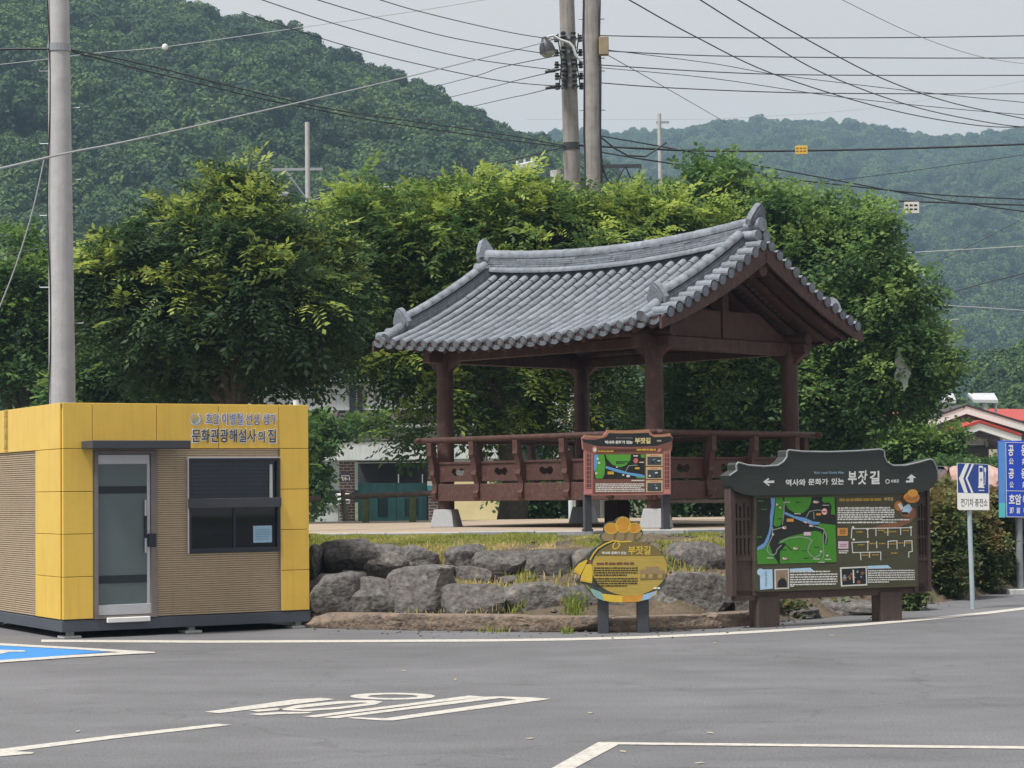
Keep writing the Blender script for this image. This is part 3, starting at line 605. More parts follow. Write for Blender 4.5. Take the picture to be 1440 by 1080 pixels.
# window
wn = link('window', MB().prism(rect(xw0, zw0, xw1, zw1), -.03, .06, [rect(xw0 + .03, bu(880, 437)[1], xw1 - .03, zw1 - .03), rect(xw0 + .03, zw0 + .05, xw1 - .03, bu(880, 466)[1])]).mesh('window', DARKF), booth)
GL = bpy.data.materials.new('tinted_glass'); GL.use_nodes = True
def _gl():
    N = GL.node_tree.nodes; L = GL.node_tree.links.new; t = N.new('ShaderNodeBsdfTransparent'); t.inputs[0].default_value = (.50, .57, .66, 1); gsh = N.new('ShaderNodeBsdfGlossy'); gsh.inputs['Roughness'].default_value = .03
    f = N.new('ShaderNodeFresnel'); f.inputs[0].default_value = 1.5; mx = N.new('ShaderNodeMixShader'); L(f.outputs[0], mx.inputs[0]); L(t.outputs[0], mx.inputs[1]); L(gsh.outputs[0], mx.inputs[2]); L(mx.outputs[0], N['Material Output'].inputs[0])
_gl()
zm0, zm1 = bu(880, 466)[1], bu(880, 437)[1]; xm = bu(890, 550)[0]
MB().box(xw0 + .031, xw1 - .031, .012, .016, zm1, zw1 - .031).build('glass_pane', GL, wn)
MB().box(xw0 + .031, xm - .012, .014, .018, zw0 + .051, zm0).build('glass_pane', GL, wn); MB().box(xm + .012, xw1 - .031, .006, .010, zw0 + .051, zm0).build('glass_pane', GL, wn)
MB().box(xm - .012, xm + .012, -.002, .03, zw0 + .05, zm0).build('meeting_stile', DARKF, wn)
MB().box(xw0 - .012, xw1 + .006, -.06, -.031, zm0 - .01, zm1 + .012, ch=.004).build('transom_bar', CHAR, wn)
mb = MB(); mb.box(xw0 - .016, xw0 - .001, -.035, .0, zw0 - .005, zw1 + .014); mb.box(xw0, xw1 + .004, -.035, .0, zw1 + .001, zw1 + .014); mb.build('window_trim', ALU, wn)
MB().box(bu(1024, 360)[0], bu(1034, 360)[0], -.004, .01, zm1, bu(1024, 305)[1]).build('sash_rail', ALU, wn)
for k in range(9):
    zz = zm1 + .02 + k * .045
    if zz < zw1 - .05: MB().box(xw0 + .04, xw1 - .05, .075, .082, zz, zz + .03).build('blind_slat', BLIND, wn)
nb = MB().box(bu(962, 570)[0], bu(1033, 570)[0], .003, .005, bu(990, 602)[1], bu(990, 538)[1]).build('notice_sheet', PAPER, wn)
mb = MB()
for k in range(5): mb.prism(rect(bu(970, 570)[0], bu(990, 552 + k*9)[1] - .006, bu(1020 + (k % 3) * 4, 570)[0], bu(990, 552 + k*9)[1]), .0, .0)
mb.build('notice_print', flat('notice_print_blue', (.14, .26, .38)), nb)
mb = MB(); mb.box(xm + .1, xw1 - .1, .5, .9, zw0 - .2, zw0 + .02); mb.build('counter', flat('counter_grey', (.12, .13, .15)), booth)
# lettering: white halo behind, coloured letters in front, standing off the panels
lt = MB()
def bq(x0, y0, x1, y1): return (bu(x0, y1), bu(x1, y1), bu(x1, y0), bu(x0, y0))
z9 = lambda x, y: ((250 + x / 9) * 2.7, (560 + y / 9 - 540) * 2.7)
def bq9(x0, y0, x1, y1): return tuple(bu(*z9(*p)) for p in ((x0, y1), (x1, y1), (x1, y0), (x0, y0)))
LW = [('호암', (340, 190, 512, 330)), ('이병철', (545, 190, 812, 340)), ('선생', (842, 195, 1022, 340)), ('생가', (1065, 198, 1235, 340))]
for wd, bx in LW:
    put_text(lt, wd, None, -.024, 0, .042, quad=bq9(bx[0]-10, bx[1]-9, bx[2]+10, bx[3]+10)); put_text(lt, wd, None, -.032, 1, .008, quad=bq9(*bx))
for wd, bx in (('문화관광해설사', (165, 390, 980, 560)), ('의', (1000, 415, 1090, 555)), ('집', (1125, 392, 1228, 562))):
    put_text(lt, wd, None, -.024, 0, .044, quad=bq9(bx[0]-10, bx[1]-10, bx[2]+10, bx[3]+11)); put_text(lt, wd, None, -.032, 2, .014, quad=bq9(*bx))
def crescent(cx, cy, r0, r1, a0, a1, dx=0, dy=0, n=20):
    o_ = [(cx + r0*math.cos(R(a)), cy - r0*1.15*math.sin(R(a))) for a in np.linspace(a0, a1, n)]; i_ = [(cx + dx + r1*math.cos(R(a)), cy + dy - r1*1.15*math.sin(R(a))) for a in np.linspace(a1, a0, n)]
    return [bu(*z9(*p)) for p in o_ + i_]
lt.prism(crescent(222, 265, 74, 54, 110, 265, 6, 0), -.024, -.0235, m=0, back=False); lt.prism(crescent(222, 262, 68, 58, 115, 260, 6, 0), -.032, -.03, m=3, back=False)
lt.prism(crescent(228, 268, 70, 46, -100, 75, -8, -6), -.024, -.02, m=0, back=False); lt.prism(crescent(228, 268, 66, 54, -95, 60, -6, -5), -.032, -.03, m=3, back=False)
lt.prism([bu(*z9(*p)) for p in ((190, 310), (205, 270), (245, 238), (262, 240), (240, 270), (215, 318))], -.03, -.02, m=4, back=False)
lt.build('lettering', [flat('letter_halo_white', (.85, .85, .86)), BLUEL, DKL, flat('emblem_grey', (.33, .34, .40)), flat('emblem_teal', (.2, .42, .47))], booth)
MB().box(bu(720, 170)[0], xt[4] - .004, -.0205, -.0185, zrow[1] + .004, zt - .03).build('sign_panel', YELS, booth) if False else None
# levelling feet
for x in (.12, BW * .52, BW - .1):
    MB().box(x - .1, x + .1, .02, .25, 0.0, .03, ch=.006).box(x - .035, x + .035, .08, .16, .03, zbase0).build('levelling_foot', GREYC, booth)
for x in (.12, BW - .1): MB().box(x - .1, x + .1, BD - .3, BD - .05, 0.0, zbase0).build('levelling_foot', GREYC, booth)
sp = MB().lathe([(.05, 0), (.05, .03), (.035, .03), (.035, .10)], 14).build('roof_pipe', WHITE, booth, Matrix.Translation((bu(1124, 70, .8)[0], .8, zt - .01)) @ Matrix.Rotation(R(0), 4, 'X'))

# ================================================================== PAVILION
PX, PY = Vector((.7071, -.7071, 0)), Vector((.7071, .7071, 0)); PC = Vector((1.576, 32.616, 1.0))
PM = Matrix((PX, PY, Vector((0, 0, 1)))).transposed().to_4x4(); PM.translation = PC
HX, HY = 2.15, 1.55
pav = empty('pavilion', PM, 'red brown timber pavilion with curved grey tiled roof on the terrace', 'pavilion')
T = Matrix.Translation; RX = lambda a: Matrix.Rotation(a, 4, 'X'); RY = lambda a: Matrix.Rotation(a, 4, 'Y'); RZ = lambda a: Matrix.Rotation(a, 4, 'Z')
ZB = 2.68      # pillar head height above the terrace
pil = MB().lathe([(.128, .27), (.132, 1.2), (.126, ZB)], 20).mesh('pillar', WOOD, True); pil.set_sharp_from_angle(angle=R(40))
bs = MB(); bs.add([(-.2,-.2,0),(.2,-.2,0),(.2,.2,0),(-.2,.2,0),(-.145,-.145,.275),(.145,-.145,.275),(.145,.145,.275),(-.145,.145,.275)], [(0,3,2,1),(4,5,6,7),(0,1,5,4),(1,2,6,5),(2,3,7,6),(3,0,4,7)]); bsm = bs.mesh('base_stone', GRAN)
for sx in (-1, 1):
    for sy_ in (-1, 1):
        o = link('pillar', pil, pav, T((sx*HX, sy_*HY, 0)) @ RZ(random.uniform(0, 6)))
        o = link('base_stone', bsm, pav, T((sx*HX, sy_*HY, 0)) @ RZ(R(24)))
        b = o.modifiers.new('bevel', 'BEVEL'); b.width = .012; b.segments = 2
MB().box(-.14, .14, -.14, .14, 0, .38, ch=.01).build('floor_support', BROWNP, pav)
# deck: skirt beams and floor boards
mb = MB(); DZ0, DZ1 = .40, .66
OX, OY = HX + .12, HY + .12
for s in (-1, 1):
    MB().box(-OX, OX, s*OY - .05, s*OY + .05, DZ0, DZ1, ch=.008).build('deck_beam', WOODX, pav); MB().box(s*OX - .05, s*OX + .05, -OY + .052, OY - .052, DZ0, DZ1 - .004, ch=.008).build('deck_beam', WOODX, pav)
n = 20; bwid = 2 * (OX - .05) / n
for k in range(n): MB().box(-OX + .05 + k*bwid + .004, -OX + .05 + (k+1)*bwid - .004, -OY + .052, OY - .052, DZ1 - .10, DZ1 - .06).build('floor_board', WOODX, pav)
# railing
def bat(cx, cz, w_, h_): return [(cx - w_*.5, cz), (cx - w_*.40, cz + h_*.42), (cx - w_*.22, cz + h_*.5), (cx - w_*.12, cz + h_*.28), (cx + w_*.12, cz + h_*.28), (cx + w_*.22, cz + h_*.5), (cx + w_*.40, cz + h_*.42), (cx + w_*.5, cz), (cx + w_*.36, cz - h_*.42), (cx + w_*.16, cz - h_*.5), (cx, cz - h_*.32), (cx - w_*.16, cz - h_*.5), (cx - w_*.36, cz - h_*.42)]
def gyeja(name='railing_post'):
    # side profile (distance outwards, height), curved and leaning out towards the handrail
    pf = [(-.06, .42), (.06, .42), (.105, .46), (.115, .52), (.085, .56), (.075, .66), (.11, .76), (.14, .80), (.125, .87), (.14, .97), (.165, 1.06), (.195, 1.10), (.185, 1.17), (.19, 1.30), (.10, 1.30), (.085, 1.12), (.05, 1.0), (.015, .8), (-.02, .64), (-.06, .55)]
    return MB().prism([(p[0], p[1]) for p in pf], -.05, .05).mesh(name, WOODX)
gy = gyeja()
NP_ = 0
def rail_side(L0, L1, off, Mx, posts, holes=True):
    """railing along local X of Mx, outwards = -Y"""
    xs = sorted(posts)
    for p in xs: link('railing_post', gy, pav, Mx @ T((p, -off, 0)) @ RZ(R(-90)))
    ed = [L0] + [p for p in xs if L0 + .2 < p < L1 - .2] + [L1]
    for a_, b_ in zip(ed, ed[1:]):
        a2, b2 = a_ + .052, b_ - .052; cx = (a2 + b2) / 2
        MB().prism(rect(a2, .70, b2, .96), -.018, .018, [bat(cx, .84, .29, .125)]).build('railing_panel', WOODX, pav, Mx @ T((0, -off, 0)))
        MB().box(a2, b2, -.035, .045, .962, 1.0, ch=.006).build('panel_cap', WOODX, pav, Mx @ T((0, -off, 0)))
    mb = MB(); mb.tube([(L0 - .34, 0, 0), (L0 - .28, 0, 0), (L1 + .28, 0, 0), (L1 + .34, 0, 0)], [.025, .045, .045, .025], 14); mb.build('handrail', WOODX, pav, Mx @ T((0, -off - .145, 1.335)), 'auto')
rail_side(-HX - .05, HX + .05, HY + .12, Matrix.Identity(4), [-2.2, -1.27, -.33, .62, 1.45, 2.2])
rail_side(-HY - .05, HY + .05, HX + .12, RZ(R(90)), [-1.6, -.62, .34, 1.32])
rail_side(-HX - .05, HX + .05, HY + .12, RZ(R(180)), [-2.2, -1.25, -.3, .65, 1.4, 2.2])
rail_side(-HY - .05, HY + .05, HX + .12, RZ(R(-90)), [-1.6, -.6, .6, 1.6])
# ---- roof frame
RH = 2.90; ROX = 0.78; ROY = .72; RL = HX + ROX; RW = HY + ROY          # half length, half width
ZR = 3.92; ZE = 2.74                                                    # roof surface at ridge / eave, above the terrace
def roof_z(x, s):
    zr = ZR + .17 * (x / RL) ** 2; ze = ZE + .19 * abs(x / RL) ** 2.2
    return zr + (ze - zr) * (1.28 * s - .28 * s * s)
def roof_p(x, s, sd=-1): return Vector((x, sd * RW * s, roof_z(x, s)))
def roof_frame(x, s, sd=-1):
    p = roof_p(x, s, sd); t = (roof_p(x, s + .01, sd) - roof_p(x, s - .01, sd)).normalized(); a_ = Vector((1, 0, 0)) if sd < 0 else Vector((-1, 0, 0)); n_ = a_.cross(-t).normalized() if False else t.cross(a_).normalized()
    if n_.z < 0: n_ = -n_
    a2 = t.cross(n_).normalized(); M_ = Matrix((a2, t, n_)).transposed().to_4x4(); M_.translation = p; return M_
for s in (-1, 1):
    MB().box(-HX - .35, HX + .35, s*HY - .075, s*HY + .075, ZB - .13, ZB + .02, ch=.01).build('beam', WOOD, pav)
    MB().tube([(-HX - .38, s*HY, ZB + .09), (HX + .38, s*HY, ZB + .09)], .085, 14).build('purlin', WOOD, pav, smooth='auto')
    MB().box(s*HX - .08, s*HX + .08, -HY - .40, HY + .40, ZB - .15, ZB + .04, ch=.01).build('tie_beam', WOOD, pav)
    for s2 in (-1, 1):
        MB().prism([(-.36, ZB - .005), (.36, ZB - .005), (.34, ZB - .10), (.2, ZB - .19), (.08, ZB - .30), (-.08, ZB - .30), (-.2, ZB - .19), (-.34, ZB - .10)], -.045, .045).build('bracket', WOOD, pav, T((s*HX, s2*HY - s2*.0, -.03)) )
    # gable infill
    MB().prism([(-HY + .05, ZB + .05), (HY - .05, ZB + .05), (HY - .75, ZB + .45), (-HY + .75, ZB + .45)], -.02, .02).build('gable_board', SOFFIT, pav, T((s*HX, 0, 0)) @ RZ(R(90)))
    MB().box(s*HX - .05, s*HX + .05, -.07, .07, ZB + .05, ZR - .36).build('king_post', WOOD, pav)
MB().tube([(-RL + .02, 0, ZR - .24), (RL - .02, 0, ZR - .24)], .095, 14).build('purlin', WOOD, pav, smooth='auto')
roof = link('roof', None, pav); roof.empty_display_size = .2
def slab(sd):
    rows = []
    xs = np.linspace(-RL + .02, RL - .02, 13); ss = np.linspace(0, 1.0, 9)
    mb = MB()
    for off in (-.03, -.07):
        for s in ss:
            for x in xs:
                p = roof_p(x, s, sd); mb.v.append((p.x, p.y, p.z + off))
    nx, ns = len(xs), len(ss); B = nx * ns
    for j in range(ns - 1):
        for i in range(nx - 1):
            q = (j*nx+i, j*nx+i+1, (j+1)*nx+i+1, (j+1)*nx+i); mb.f.append(q); mb.f.append(tuple(k + B for k in q[::-1]))
    e = [(j*nx, (j+1)*nx) for j in range(ns-1)] + [(j*nx+nx-1, (j+1)*nx+nx-1) for j in range(ns-1)] + [((ns-1)*nx+i, (ns-1)*nx+i+1) for i in range(nx-1)]
    for a_, b_ in e: mb.f.append((a_, b_, b_ + B, a_ + B))
    mb.mi = [0] * len(mb.f); mb.build('soffit', SOFFIT, roof)
slab(-1); slab(1)
DARKW = mat('eave_timber_painted_shade', (.04, .024, .022), .7, .2, 5)  # timber colour darkened to paint in the shade under the eaves
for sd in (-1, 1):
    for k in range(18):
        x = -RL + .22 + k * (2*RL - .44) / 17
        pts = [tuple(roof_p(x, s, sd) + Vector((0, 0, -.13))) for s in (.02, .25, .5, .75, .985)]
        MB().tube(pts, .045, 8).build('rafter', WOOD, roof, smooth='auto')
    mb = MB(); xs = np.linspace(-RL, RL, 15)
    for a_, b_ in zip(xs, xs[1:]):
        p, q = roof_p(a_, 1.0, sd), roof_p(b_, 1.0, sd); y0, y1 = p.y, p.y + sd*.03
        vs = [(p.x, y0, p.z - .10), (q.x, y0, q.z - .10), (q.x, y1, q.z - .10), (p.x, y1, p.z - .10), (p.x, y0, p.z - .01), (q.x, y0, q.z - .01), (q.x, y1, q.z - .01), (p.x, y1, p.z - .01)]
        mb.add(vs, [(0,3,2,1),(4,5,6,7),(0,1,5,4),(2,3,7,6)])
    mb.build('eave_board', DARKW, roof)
    for gx in (-1, 1):   # bargeboards
        mb = MB(); ss = np.linspace(-.004, 1.02, 11)
        for s0, s1 in zip(ss, ss[1:]):
            p, q = roof_p(gx*RL, s0, sd), roof_p(gx*RL, s1, sd); w0, w1 = .28 - .12 * max(0, s0), .28 - .12 * s1
            x0_, x1_ = gx*(RL + .002), gx*(RL + .045)
            vs = [(x0_, p.y, p.z - .03), (x1_, p.y, p.z - .03), (x1_, q.y, q.z - .03), (x0_, q.y, q.z - .03), (x0_, p.y, p.z - .03 - w0), (x1_, p.y, p.z - .03 - w0), (x1_, q.y, q.z - .03 - w1), (x0_, q.y, q.z - .03 - w1)]
            mb.add(vs, [(0,1,2,3),(4,7,6,5),(1,5,6,2),(0,3,7,4)] + ([(2,6,7,3)] if s1 == ss[-1] else []))
        bmn = mb.build('bargeboard', WOOD, roof)
# ---- tiles
TR_ = .061; NROW = 24; sp_ = (2*RL - .46) / (NROW - 1)
def half_tile(L, r0, r1, n=8, th=.016):
    mb = MB(); vs = []
    for y, r in ((0, r0), (L, r1)):
        for k in range(n + 1):
            a_ = math.pi * k / n; vs.append((r * math.cos(a_), y, r * math.sin(a_)))
    fs = [(k, k+1, n+1+k+1, n+1+k) for k in range(n)]
    b_ = len(vs)
    for k in range(n + 1):
        a_ = math.pi * k / n; vs.append(((r1 - th) * math.cos(a_), L, (r1 - th) * math.sin(a_)))
    fs += [(n+1+k, n+1+k+1, b_+k+1, b_+k) for k in range(n)]
    mb.add(vs, fs); return mb
NS = 9; slope_len = sum((roof_p(0, (k+1)/20) - roof_p(0, k/20)).length for k in range(20)); tl = slope_len / NS
tile_me = half_tile(tl * 1.0, TR_ * .93, TR_ * 1.05).mesh('roof_tile', TILE, True); tile_me.set_sharp_from_angle(angle=R(50))
eme = half_tile(.10, TR_ * 1.05, TR_ * 1.03)
eme.add([(TR_*1.0*math.cos(2*math.pi*k/18), .10, TR_*1.0*math.sin(2*math.pi*k/18)) for k in range(18)], [tuple(range(18))])
eme.add([(TR_*1.0*math.cos(2*math.pi*k/18), .075, TR_*1.0*math.sin(2*math.pi*k/18)) for k in range(18)] + [(TR_*1.0*math.cos(2*math.pi*k/18), .10, TR_*1.0*math.sin(2*math.pi*k/18)) for k in range(18)], [(k, (k+1) % 18, 18+(k+1) % 18, 18+k) for k in range(18)])
eme.add([(TR_*.74*math.cos(2*math.pi*k/14), .108, TR_*.74*math.sin(2*math.pi*k/14)) for k in range(14)] + [(TR_*.74*math.cos(2*math.pi*k/14), .099, TR_*.74*math.sin(2*math.pi*k/14)) for k in range(14)], [tuple(range(14))] + [(k, (k+1) % 14, 14+(k+1) % 14, 14+k) for k in range(14)])
end_me = eme.mesh('eave_end_tile', TILE)
back = MB()
for r in range(NROW):
    x = -RL + .23 + r * sp_
    for k in range(NS):
        for sd in (-1, 1):
            M_ = roof_frame(x, (k + .02) / NS, sd) @ T((0, 0, .008))
            if sd < 0: link('roof_tile', tile_me, roof, M_ @ RZ(random.uniform(-.012, .012)) @ T((random.uniform(-.003, .003), 0, random.uniform(0, .004))))
            else: back.add([v.co for v in tile_me.vertices], [tuple(p.vertices) for p in tile_me.polygons], 0, M_)
    link('eave_end_tile', end_me, roof, roof_frame(x, 1.0, -1) @ T((0, -.02, .006)))
    back.add([v.co for v in end_me.vertices], [tuple(p.vertices) for p in end_me.polygons], 0, roof_frame(x, 1.0, 1) @ T((0, -.02, .006)))
tag(back.build('rear_roof_tiles', TILE, roof), kind='stuff')
# concave pan tiles between the ridges: stepped troughs with curved lips at the eave
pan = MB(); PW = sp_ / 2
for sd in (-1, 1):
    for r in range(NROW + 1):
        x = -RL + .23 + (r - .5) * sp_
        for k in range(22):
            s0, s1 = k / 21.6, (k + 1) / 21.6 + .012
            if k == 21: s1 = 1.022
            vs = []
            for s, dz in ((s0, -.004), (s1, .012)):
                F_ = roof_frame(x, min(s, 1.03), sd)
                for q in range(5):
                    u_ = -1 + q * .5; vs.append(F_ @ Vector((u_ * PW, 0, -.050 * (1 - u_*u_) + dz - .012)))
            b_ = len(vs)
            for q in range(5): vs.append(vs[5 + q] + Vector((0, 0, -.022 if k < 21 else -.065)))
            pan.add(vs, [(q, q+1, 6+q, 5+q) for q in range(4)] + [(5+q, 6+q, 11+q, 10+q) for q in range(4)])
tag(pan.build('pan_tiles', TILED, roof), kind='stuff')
# ---- ridge: courses of flat tiles, a rounded cap, end ornaments
def ridge_z(x): return roof_z(x, 0) + .02 * (x / RL) ** 2
def course(mb, x0, x1, half, dz0, dz1, wob=0.0):
    za, zb_ = ridge_z(x0), ridge_z(x1); h = half + wob
    mb.add([(x0, -h, za+dz0), (x1, -h, zb_+dz0), (x1, h, zb_+dz0), (x0, h, za+dz0), (x0, -h, za+dz1), (x1, -h, zb_+dz1), (x1, h, zb_+dz1), (x0, h, za+dz1)], [(0,3,2,1),(4,5,6,7),(0,1,5,4),(1,2,6,5),(2,3,7,6),(3,0,4,7)])
rx0, rx1 = -RL + .22, RL - .22
for c in range(7):
    x = rx0 + (0 if c % 2 else -.15)
    while x < rx1:
        L_ = random.uniform(.28, .46); xa, xb = max(x, rx0), min(x + L_ - .006, rx1)
        if xb - xa > .03:
            mb = MB(); course(mb, xa, xb, .105 - c * .004, .05 + c * .032, .05 + c * .032 + .026, random.uniform(-.006, .006)); mb.build('ridge_tile', TILE, roof)
        x += L_
mb = MB(); xs = np.linspace(rx0, rx1, 15)
for a_, b_ in zip(xs, xs[1:]): course(mb, a_, b_, .085, -.1, .28)
mb.build('ridge_core', TILED, roof)
def cap_row(y_, dz, r, x0, x1, L_, nm):
    x = x0
    while x < x1 - .02:
        xb = min(x + L_, x1); mb = MB(); n = 10; vs = []
        for xx, rr in ((x, r * 1.04), (xb, r * .97)):
            for k in range(n + 1):
                a_ = math.pi * (k / n * 1.2 - .1); vs.append((xx, y_ + rr * math.cos(a_), ridge_z(xx) + dz + rr * math.sin(a_)))
        mb.add(vs, [(k, n+1+k, n+2+k, k+1) for k in range(n)]); o = mb.build(nm, TILE, roof, smooth=True); x = xb
cap_row(0, .285, .095, rx0 - .02, rx1 + .02, .34, 'ridge_cap_tile')
for y_ in (-.12, .12): cap_row(y_, .035, .062, rx0, rx1, .31, 'ridge_base_tile')
def ornament(h, w_):
    pf = [(-w_*.5, 0), (-w_*.55, h*.25), (-w_*.42, h*.52), (-w_*.24, h*.82), (-w_*.10, h*.97), (0, h), (w_*.10, h*.97), (w_*.24, h*.82), (w_*.42, h*.52), (w_*.55, h*.25), (w_*.5, 0)]
    inn = [(p[0]*.72, p[1]*.78 + h*.06) for p in pf]
    mb = MB(); mb.prism(pf, -.045, .045); mb.prism(inn, -.062, -.045); return mb
orn = ornament(.33, .33).mesh('end_ornament', TILE); orn2 = ornament(.29, .31).mesh('end_ornament', TILE)
for gx in (-1, 1):
    link('end_ornament', orn, roof, T((gx*(RL - .16), 0, ridge_z(gx*RL) + .22)) @ RZ(R(90 if gx > 0 else -90)) @ RX(R(16)))
    mb = MB(); mb.tube([(gx*(RL - .30), 0, ridge_z(RL) + .20), (gx*(RL - .02), 0, ridge_z(RL) + .23)], .105, 14); mb.tube([(gx*(RL - .28), -.10, ridge_z(RL) + .06), (gx*(RL - .02), -.10, ridge_z(RL) + .06)], .08, 12); mb.tube([(gx*(RL - .28), .10, ridge_z(RL) + .06), (gx*(RL - .02), .10, ridge_z(RL) + .06)], .08, 12)
    mb.build('ridge_end_tile', TILE, roof, smooth='auto')
    # descending gable ridges with courses, cap tiles and ornament at the foot
    for sd in (-1, 1):
        xg = gx * (RL - .30); ss = np.linspace(.03, .86, 10)
        for c in range(4):
            mb = MB()
            for s0, s1 in zip(ss, ss[1:]):
                A_, B_ = roof_p(xg, s0, sd), roof_p(xg, s1 - .006, sd); d0, d1 = .04 + c*.042, .04 + c*.042 + .034; hw = .085 - c*.006
                mb.add([(xg-hw, A_.y, A_.z+d0), (xg+hw, A_.y, A_.z+d0), (xg+hw, B_.y, B_.z+d0), (xg-hw, B_.y, B_.z+d0), (xg-hw, A_.y, A_.z+d1), (xg+hw, A_.y, A_.z+d1), (xg+hw, B_.y, B_.z+d1), (xg-hw, B_.y, B_.z+d1)], [(0,3,2,1),(4,5,6,7),(0,1,5,4),(1,2,6,5),(2,3,7,6),(3,0,4,7)])
            mb.build('gable_ridge_course', TILE, roof)
        mb = MB()
        for s0, s1 in zip(ss, ss[1:]):
            A_, B_ = roof_p(xg, s0, sd), roof_p(xg, s1, sd); hw = .07
            mb.add([(xg-hw, A_.y, A_.z-.02), (xg+hw, A_.y, A_.z-.02), (xg+hw, B_.y, B_.z-.02), (xg-hw, B_.y, B_.z-.02), (xg-hw, A_.y, A_.z+.2), (xg+hw, A_.y, A_.z+.2), (xg+hw, B_.y, B_.z+.2), (xg-hw, B_.y, B_.z+.2)], [(4,5,6,7),(1,2,6,5),(3,0,4,7)])
        mb.build('gable_ridge_core', TILED, roof)
        for j, (s0, s1) in enumerate(zip(ss, ss[1:])):
            F_ = roof_frame(xg, s0, sd); L_ = (roof_p(xg, s1, sd) - roof_p(xg, s0, sd)).length
            mb = half_tile(L_, .082, .090, 10); link('gable_cap_tile', mb.mesh('gable_cap_tile', TILE, True), roof, F_ @ T((0, 0, .205)))
        fp = roof_p(xg, .87, sd)
        link('end_ornament', orn2, roof, T((xg, fp.y, fp.z + .12)) @ RZ(R(0 if sd < 0 else 180)) @ RX(R(14)))
        mb = MB(); q0, q1 = roof_p(xg, .84, sd), roof_p(xg, 1.03, sd); mb.tube([(xg, q0.y, q0.z + .12), (xg, q1.y, q1.z + .05)], .088, 14); mb.build('gable_ridge_end', TILE, roof, smooth='auto')
        # short tiles laid sideways over the verge
        nv = 12
        vt = half_tile(.34, .066, .074, 8); vt.add([(.078*math.cos(2*math.pi*k/16), .34, .078*math.sin(2*math.pi*k/16)) for k in range(16)], [tuple(range(16))]); vt.add([(.055*math.cos(2*math.pi*k/12), .346, .055*math.sin(2*math.pi*k/12)) for k in range(12)], [tuple(range(12))])
        vme = vt.mesh('verge_tile', TILE)
        for j in range(nv):
            s = .045 + j * .905 / (nv - 1); p = roof_p(gx*RL, s, sd); tz = (roof_p(gx*RL, s + .02, sd) - roof_p(gx*RL, s - .02, sd)).normalized()
            xa = Vector((gx, 0, 0)); n_ = Vector((0, -tz.z, tz.y)); n_ = n_ if n_.z > 0 else -n_; a2 = xa.cross(n_)
            M_ = Matrix((a2, xa, n_)).transposed().to_4x4(); M_.translation = Vector((gx*(RL - .27), p.y, p.z)) + n_ * .012
            link('verge_tile', vme, roof, M_ @ RX(R(-3)))
        mb = MB(); ss2 = np.linspace(0, 1.0, 14)
        for s0, s1 in zip(ss2, ss2[1:]):
            A_, B_ = roof_p(gx*RL, s0, sd), roof_p(gx*RL, s1, sd); xo, xi = gx*(RL + .035), gx*(RL - .3)
            mb.add([(xi, A_.y, A_.z - .005), (xo, A_.y, A_.z - .02), (xo, B_.y, B_.z - .004), (xi, B_.y, B_.z + .008), (xi, A_.y, A_.z - .035), (xo, A_.y, A_.z - .045), (xo, B_.y, B_.z - .03), (xi, B_.y, B_.z - .02)], [(0,1,2,3),(1,5,6,2),(4,7,6,5),(2,6,7,3)])
        mb.build('verge_pan', TILED, roof)
# ================================================================== GUIDE BOARD (large)
gA, gB = ground(1080, 882), ground(1252, 873.5)
GP = Plane(gA, gB); z3 = lambda x, y: (1000 + x / 3.273, 600 + y / 3.273); z49 = lambda x, y: (1040 + x / 4.907, 640 + y / 4.907)
def gq(f, pts, off=0.0): return [GP.uv(*f(*p), off) for p in pts]
gs = empty('guide_board', GP.M, 'large dark green guide board with illustrated map and curved roof top', 'sign')
gout = [(62,226),(98,202),(96,176),(104,165),(150,178),(220,183),(285,179),(312,162),(328,140),(330,116),(336,108),(400,115),(520,117),(640,113),(752,105),(768,108),(776,118),(778,140),(790,165),(815,179),(870,179),(930,166),(985,150),(1000,156),(1012,178),(1022,206),(1020,245),(1002,278),(965,298),(930,304),(560,312),(180,319),(130,311),(92,296),(76,272)]
G2 = gq(z3, gout)
MB().prism(G2, -.08, .10).build('roof_board', SLATE, gs, bevel=.006)
edge = MB(); tp = gq(z3, gout[0:26])
for A_, B_ in zip(tp, tp[1:]): edge.tube([(A_[0], -.085, A_[1]), (B_[0], -.085, B_[1])], .011, 5, caps=True)
edge.build('roof_edge_trim', mat('pale_edge_trim', (.24, .26, .27), .6), gs)
def col_with_slots(x0, x1, zt_, zb_, sx):
    (a0, _), (a1, _) = GP.uv(x0, 760), GP.uv(x1, 760); zt2, zb2 = GP.uv((x0+x1)/2, zt_)[1], GP.uv((x0+x1)/2, zb_)[1]; holes = []
    w_ = a1 - a0; sl = [.24, .42, .60, .78]
    for i, f in enumerate(sl):
        for y0_, y1_ in ((690 + 18 + (4 if i % 2 else 0), 728), (732, 753), (757, 780)):
            c = a0 + w_ * f; holes.append(rect(c - .014, GP.uv((x0+x1)/2, y1_)[1], c + .014, GP.uv((x0+x1)/2, y0_)[1]))
    MB().prism(rect(a0, zb2, a1, zt2), .0, .06, holes).build('side_column', BROWNP, gs)
    mb = MB(); mb.box(a0 - .012, a0 + .045, -.03, .10, zb2, zt2); mb.box(a1 - .03, a1 + .006, -.03, .10, zb2, zt2); zz = GP.uv((x0+x1)/2, 786)[1]; mb.box(a0 + .046, a1 - .031, -.015, .075, zz - .02, zz + .02); mb.build('column_frame', BROWNP, gs)
col_with_slots(1028, 1060, 686, 838, 0); col_with_slots(1284, 1306, 684, 832, 1)
(bx0, bz0), (bx1, bz1) = GP.uv(1028, 836), GP.uv(1306, 829)
MB().box(bx0 + .05, bx1 - .05, .0, .07, min(bz0, bz1) - .04, GP.uv(1160, 826)[1]).build('bottom_rail', BROWNP, gs)
